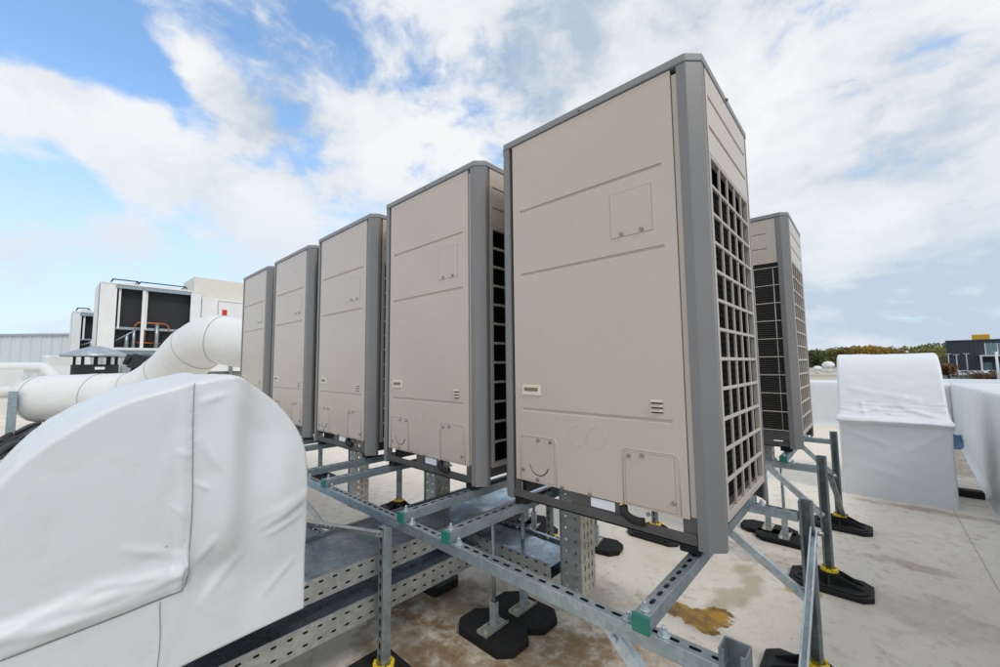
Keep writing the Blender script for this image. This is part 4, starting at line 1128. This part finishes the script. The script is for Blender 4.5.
mb = MB(); mb.tube([(0, 0, 0), (0, 0, 5.1)], .11, 10)
tag(mb.build('flag_pole', M_cw, loc=(10.95, 69.6, ST)), 'single pale pole standing by the brown bushes at the right edge', 'pole')

# ------------------------------------------------------------------ vegetation
def leaf_mat(name, c, var=.35):
    m, T2, bs = new_mat(name)
    oi = T2.n('ShaderNodeNewGeometry').outputs['Random Per Island']
    T2.link(T2.ramp(oi, [(0, [x*(1-var) for x in c]), (.5, c), (1, [min(1, x*(1+var)) for x in c])]), bs.inputs['Base Color'])
    bs.inputs['Roughness'].default_value = .7; bs.inputs['Specular IOR Level'].default_value = .2
    return m
def leaves(mb, cen, rad, n, size, rng, squash=.8, mi=0):
    for _ in range(n):
        while True:
            v = Vector((rng.uniform(-1, 1), rng.uniform(-1, 1), rng.uniform(-1, 1)))
            if .25 < v.length < 1: break
        v = Vector((v.x*rad, v.y*rad, v.z*rad*squash)) + Vector(cen)
        a = Vector((rng.gauss(0, 1), rng.gauss(0, 1), rng.gauss(0, .8))).normalized(); b = a.orthogonal().normalized()
        s = size*rng.uniform(.6, 1.3)
        q = [v + a*s, v + b*s*.6, v - a*s, v - b*s*.6]
        mb._q([mb.b.verts.new(p) for p in q], mi)
M_bark = simple('bark', (.08, .06, .045), .9)
def tree(x, y, h, spread, c, label, seed, group, n=1400, name='tree', leaf=.26):
    rng = random.Random(seed)
    t = thing(name, label, 'tree', (x, y, ST), 0, group)
    mb = MB(); mb.tube([(0, 0, 0), (.1, 0, h*.35), (.15, .1, h*.7)], .2, 8, radii=[.24, .17, .06])
    cl = []
    for k in range(9):
        an = k*2.4; rr = spread*rng.uniform(.25, .75); zz = h*rng.uniform(.45, .88)
        e = (rr*math.cos(an), rr*math.sin(an), zz); cl.append(e)
        mb.tube([(.05, 0, h*rng.uniform(.25, .45)), (e[0]*.6, e[1]*.6, zz*.85), e], .05, 6, radii=[.10, .06, .02])
    mb.build('trunk', M_bark, t)
    mb = MB()
    for e in cl + [(0, 0, h*.85)]: leaves(mb, e, spread*rng.uniform(.35, .55), n//10, leaf, rng)
    mb.build('crown', leaf_mat('leaf_'+label[:6]+str(seed), c), t)
TG = 'willows behind the far hood'
tree(-9.2, 125.6, 7.2, 3.2, (.09, .11, .035), 'dull green tree left of the ochre willows, next to the back row unit', 1, TG)
tree(-5.6, 129., 7.8, 3.0, (.17, .14, .035), 'olive brown tree between the back row unit and the ochre willows', 2, TG)
tree(-2.4, 131., 7.9, 3.1, (.26, .16, .03), 'ochre willow, left one of the three over the far hood', 3, TG)
tree(.5, 134, 8.5, 3.1, (.32, .19, .03), 'ochre willow, tallest and middle one of the three over the far hood', 4, TG)
tree(3.9, 137.5, 7.6, 2.8, (.22, .15, .035), 'ochre willow, right one of the three over the far hood', 5, TG)
tree(11.6, 116., 3.6, 1.3, (.16, .09, .04), 'small rust brown tree just right of the far hood, before the showroom', 6, None, 700)
def bush(x, y, h, w, c, label, seed, n=900, z=ST):
    rng = random.Random(seed); t = thing('bush', label, 'bush', (x, y, z), 0, 'bushes near the right edge')
    mb = MB(); mb.tube([(0, 0, 0), (0, 0, h*.5)], .06, 6); mb.build('stem', M_bark, t)
    mb = MB()
    for k in range(7): leaves(mb, (rng.uniform(-w, w)*.7, rng.uniform(-w, w)*.7, h*rng.uniform(.3, .7)), w*.5, n//7, .12, rng, .9)
    mb.build('foliage', leaf_mat('bush_leaf'+str(seed), c), t)
bush(14.6, 107., 1.9, 3.0, (.09, .085, .04), 'olive hedge bush before the parked cars', 11)
bush(17.2, 109., 2.0, 3.0, (.08, .08, .035), 'olive hedge bush right of the hedge before the parked cars', 12)
bush(11.3, 76., 3.2, 1.6, (.10, .045, .025), 'reddish brown bush at the right edge, left of the pale pole', 13)
bush(12.9, 77.5, 3.6, 1.6, (.09, .05, .03), 'reddish brown bush at the right edge, right of the pale pole', 14)
# wooded ridge
rng = random.Random(5); mb = MB()
def ridge_h(x): return 11.2 + 2.0*noise.noise(Vector((x*.008, 1, 0))) + (x+40)*.030
mg = MB(); rows = []
for i in range(60):
    x = -420 + i*17.0
    rows.append([Vector((x, 430, ST)), Vector((x, 500, ST + .45*(ridge_h(x))) ), Vector((x, 560, ST + .85*ridge_h(x))), Vector((x, 700, ST + .8*ridge_h(x)))])
mg.grid(rows, flip=True)
tag(mg.build('hill', simple('forest_floor', (.05, .05, .02), .95)), kind='structure')
for i in range(1500):
    x = rng.uniform(-330, 430); y = rng.uniform(428, 562)
    f = (y-430)/130; g = ST + ridge_h(x)*(.45*min(1, f*2*.93) + (.40*max(0, f-.5)*2))
    r = rng.uniform(3.0, 4.4); hh = rng.uniform(4., 5.6)
    mi = rng.choice((0, 0, 1, 1, 2))
    leaves(mb, (x, y, g+hh), r, 44, 1.05, rng, .9, mi)
tag(mb.build('woods', [leaf_mat('wood_dark', (.10, .11, .04)), leaf_mat('wood_mid', (.17, .165, .045)), leaf_mat('wood_pale', (.22, .20, .05))], recalc=False), 'dark and spring green woods along the ridge on the horizon', 'woods', kind='stuff')

# ------------------------------------------------------------------ render settings
S.render.engine = 'CYCLES'
S.render.resolution_x, S.render.resolution_y = 1024, 683
S.view_settings.view_transform = 'Standard'; S.view_settings.look = 'None'
S.view_settings.exposure = .10; S.view_settings.gamma = 1; S.view_settings.use_curve_mapping = False
S.cycles.use_denoising = True
S.cycles.max_bounces = 6; S.cycles.diffuse_bounces = 3; S.cycles.glossy_bounces = 3; S.cycles.transparent_max_bounces = 12
for o in bpy.data.objects:
    if o.name.startswith('wrapped_box'): pass
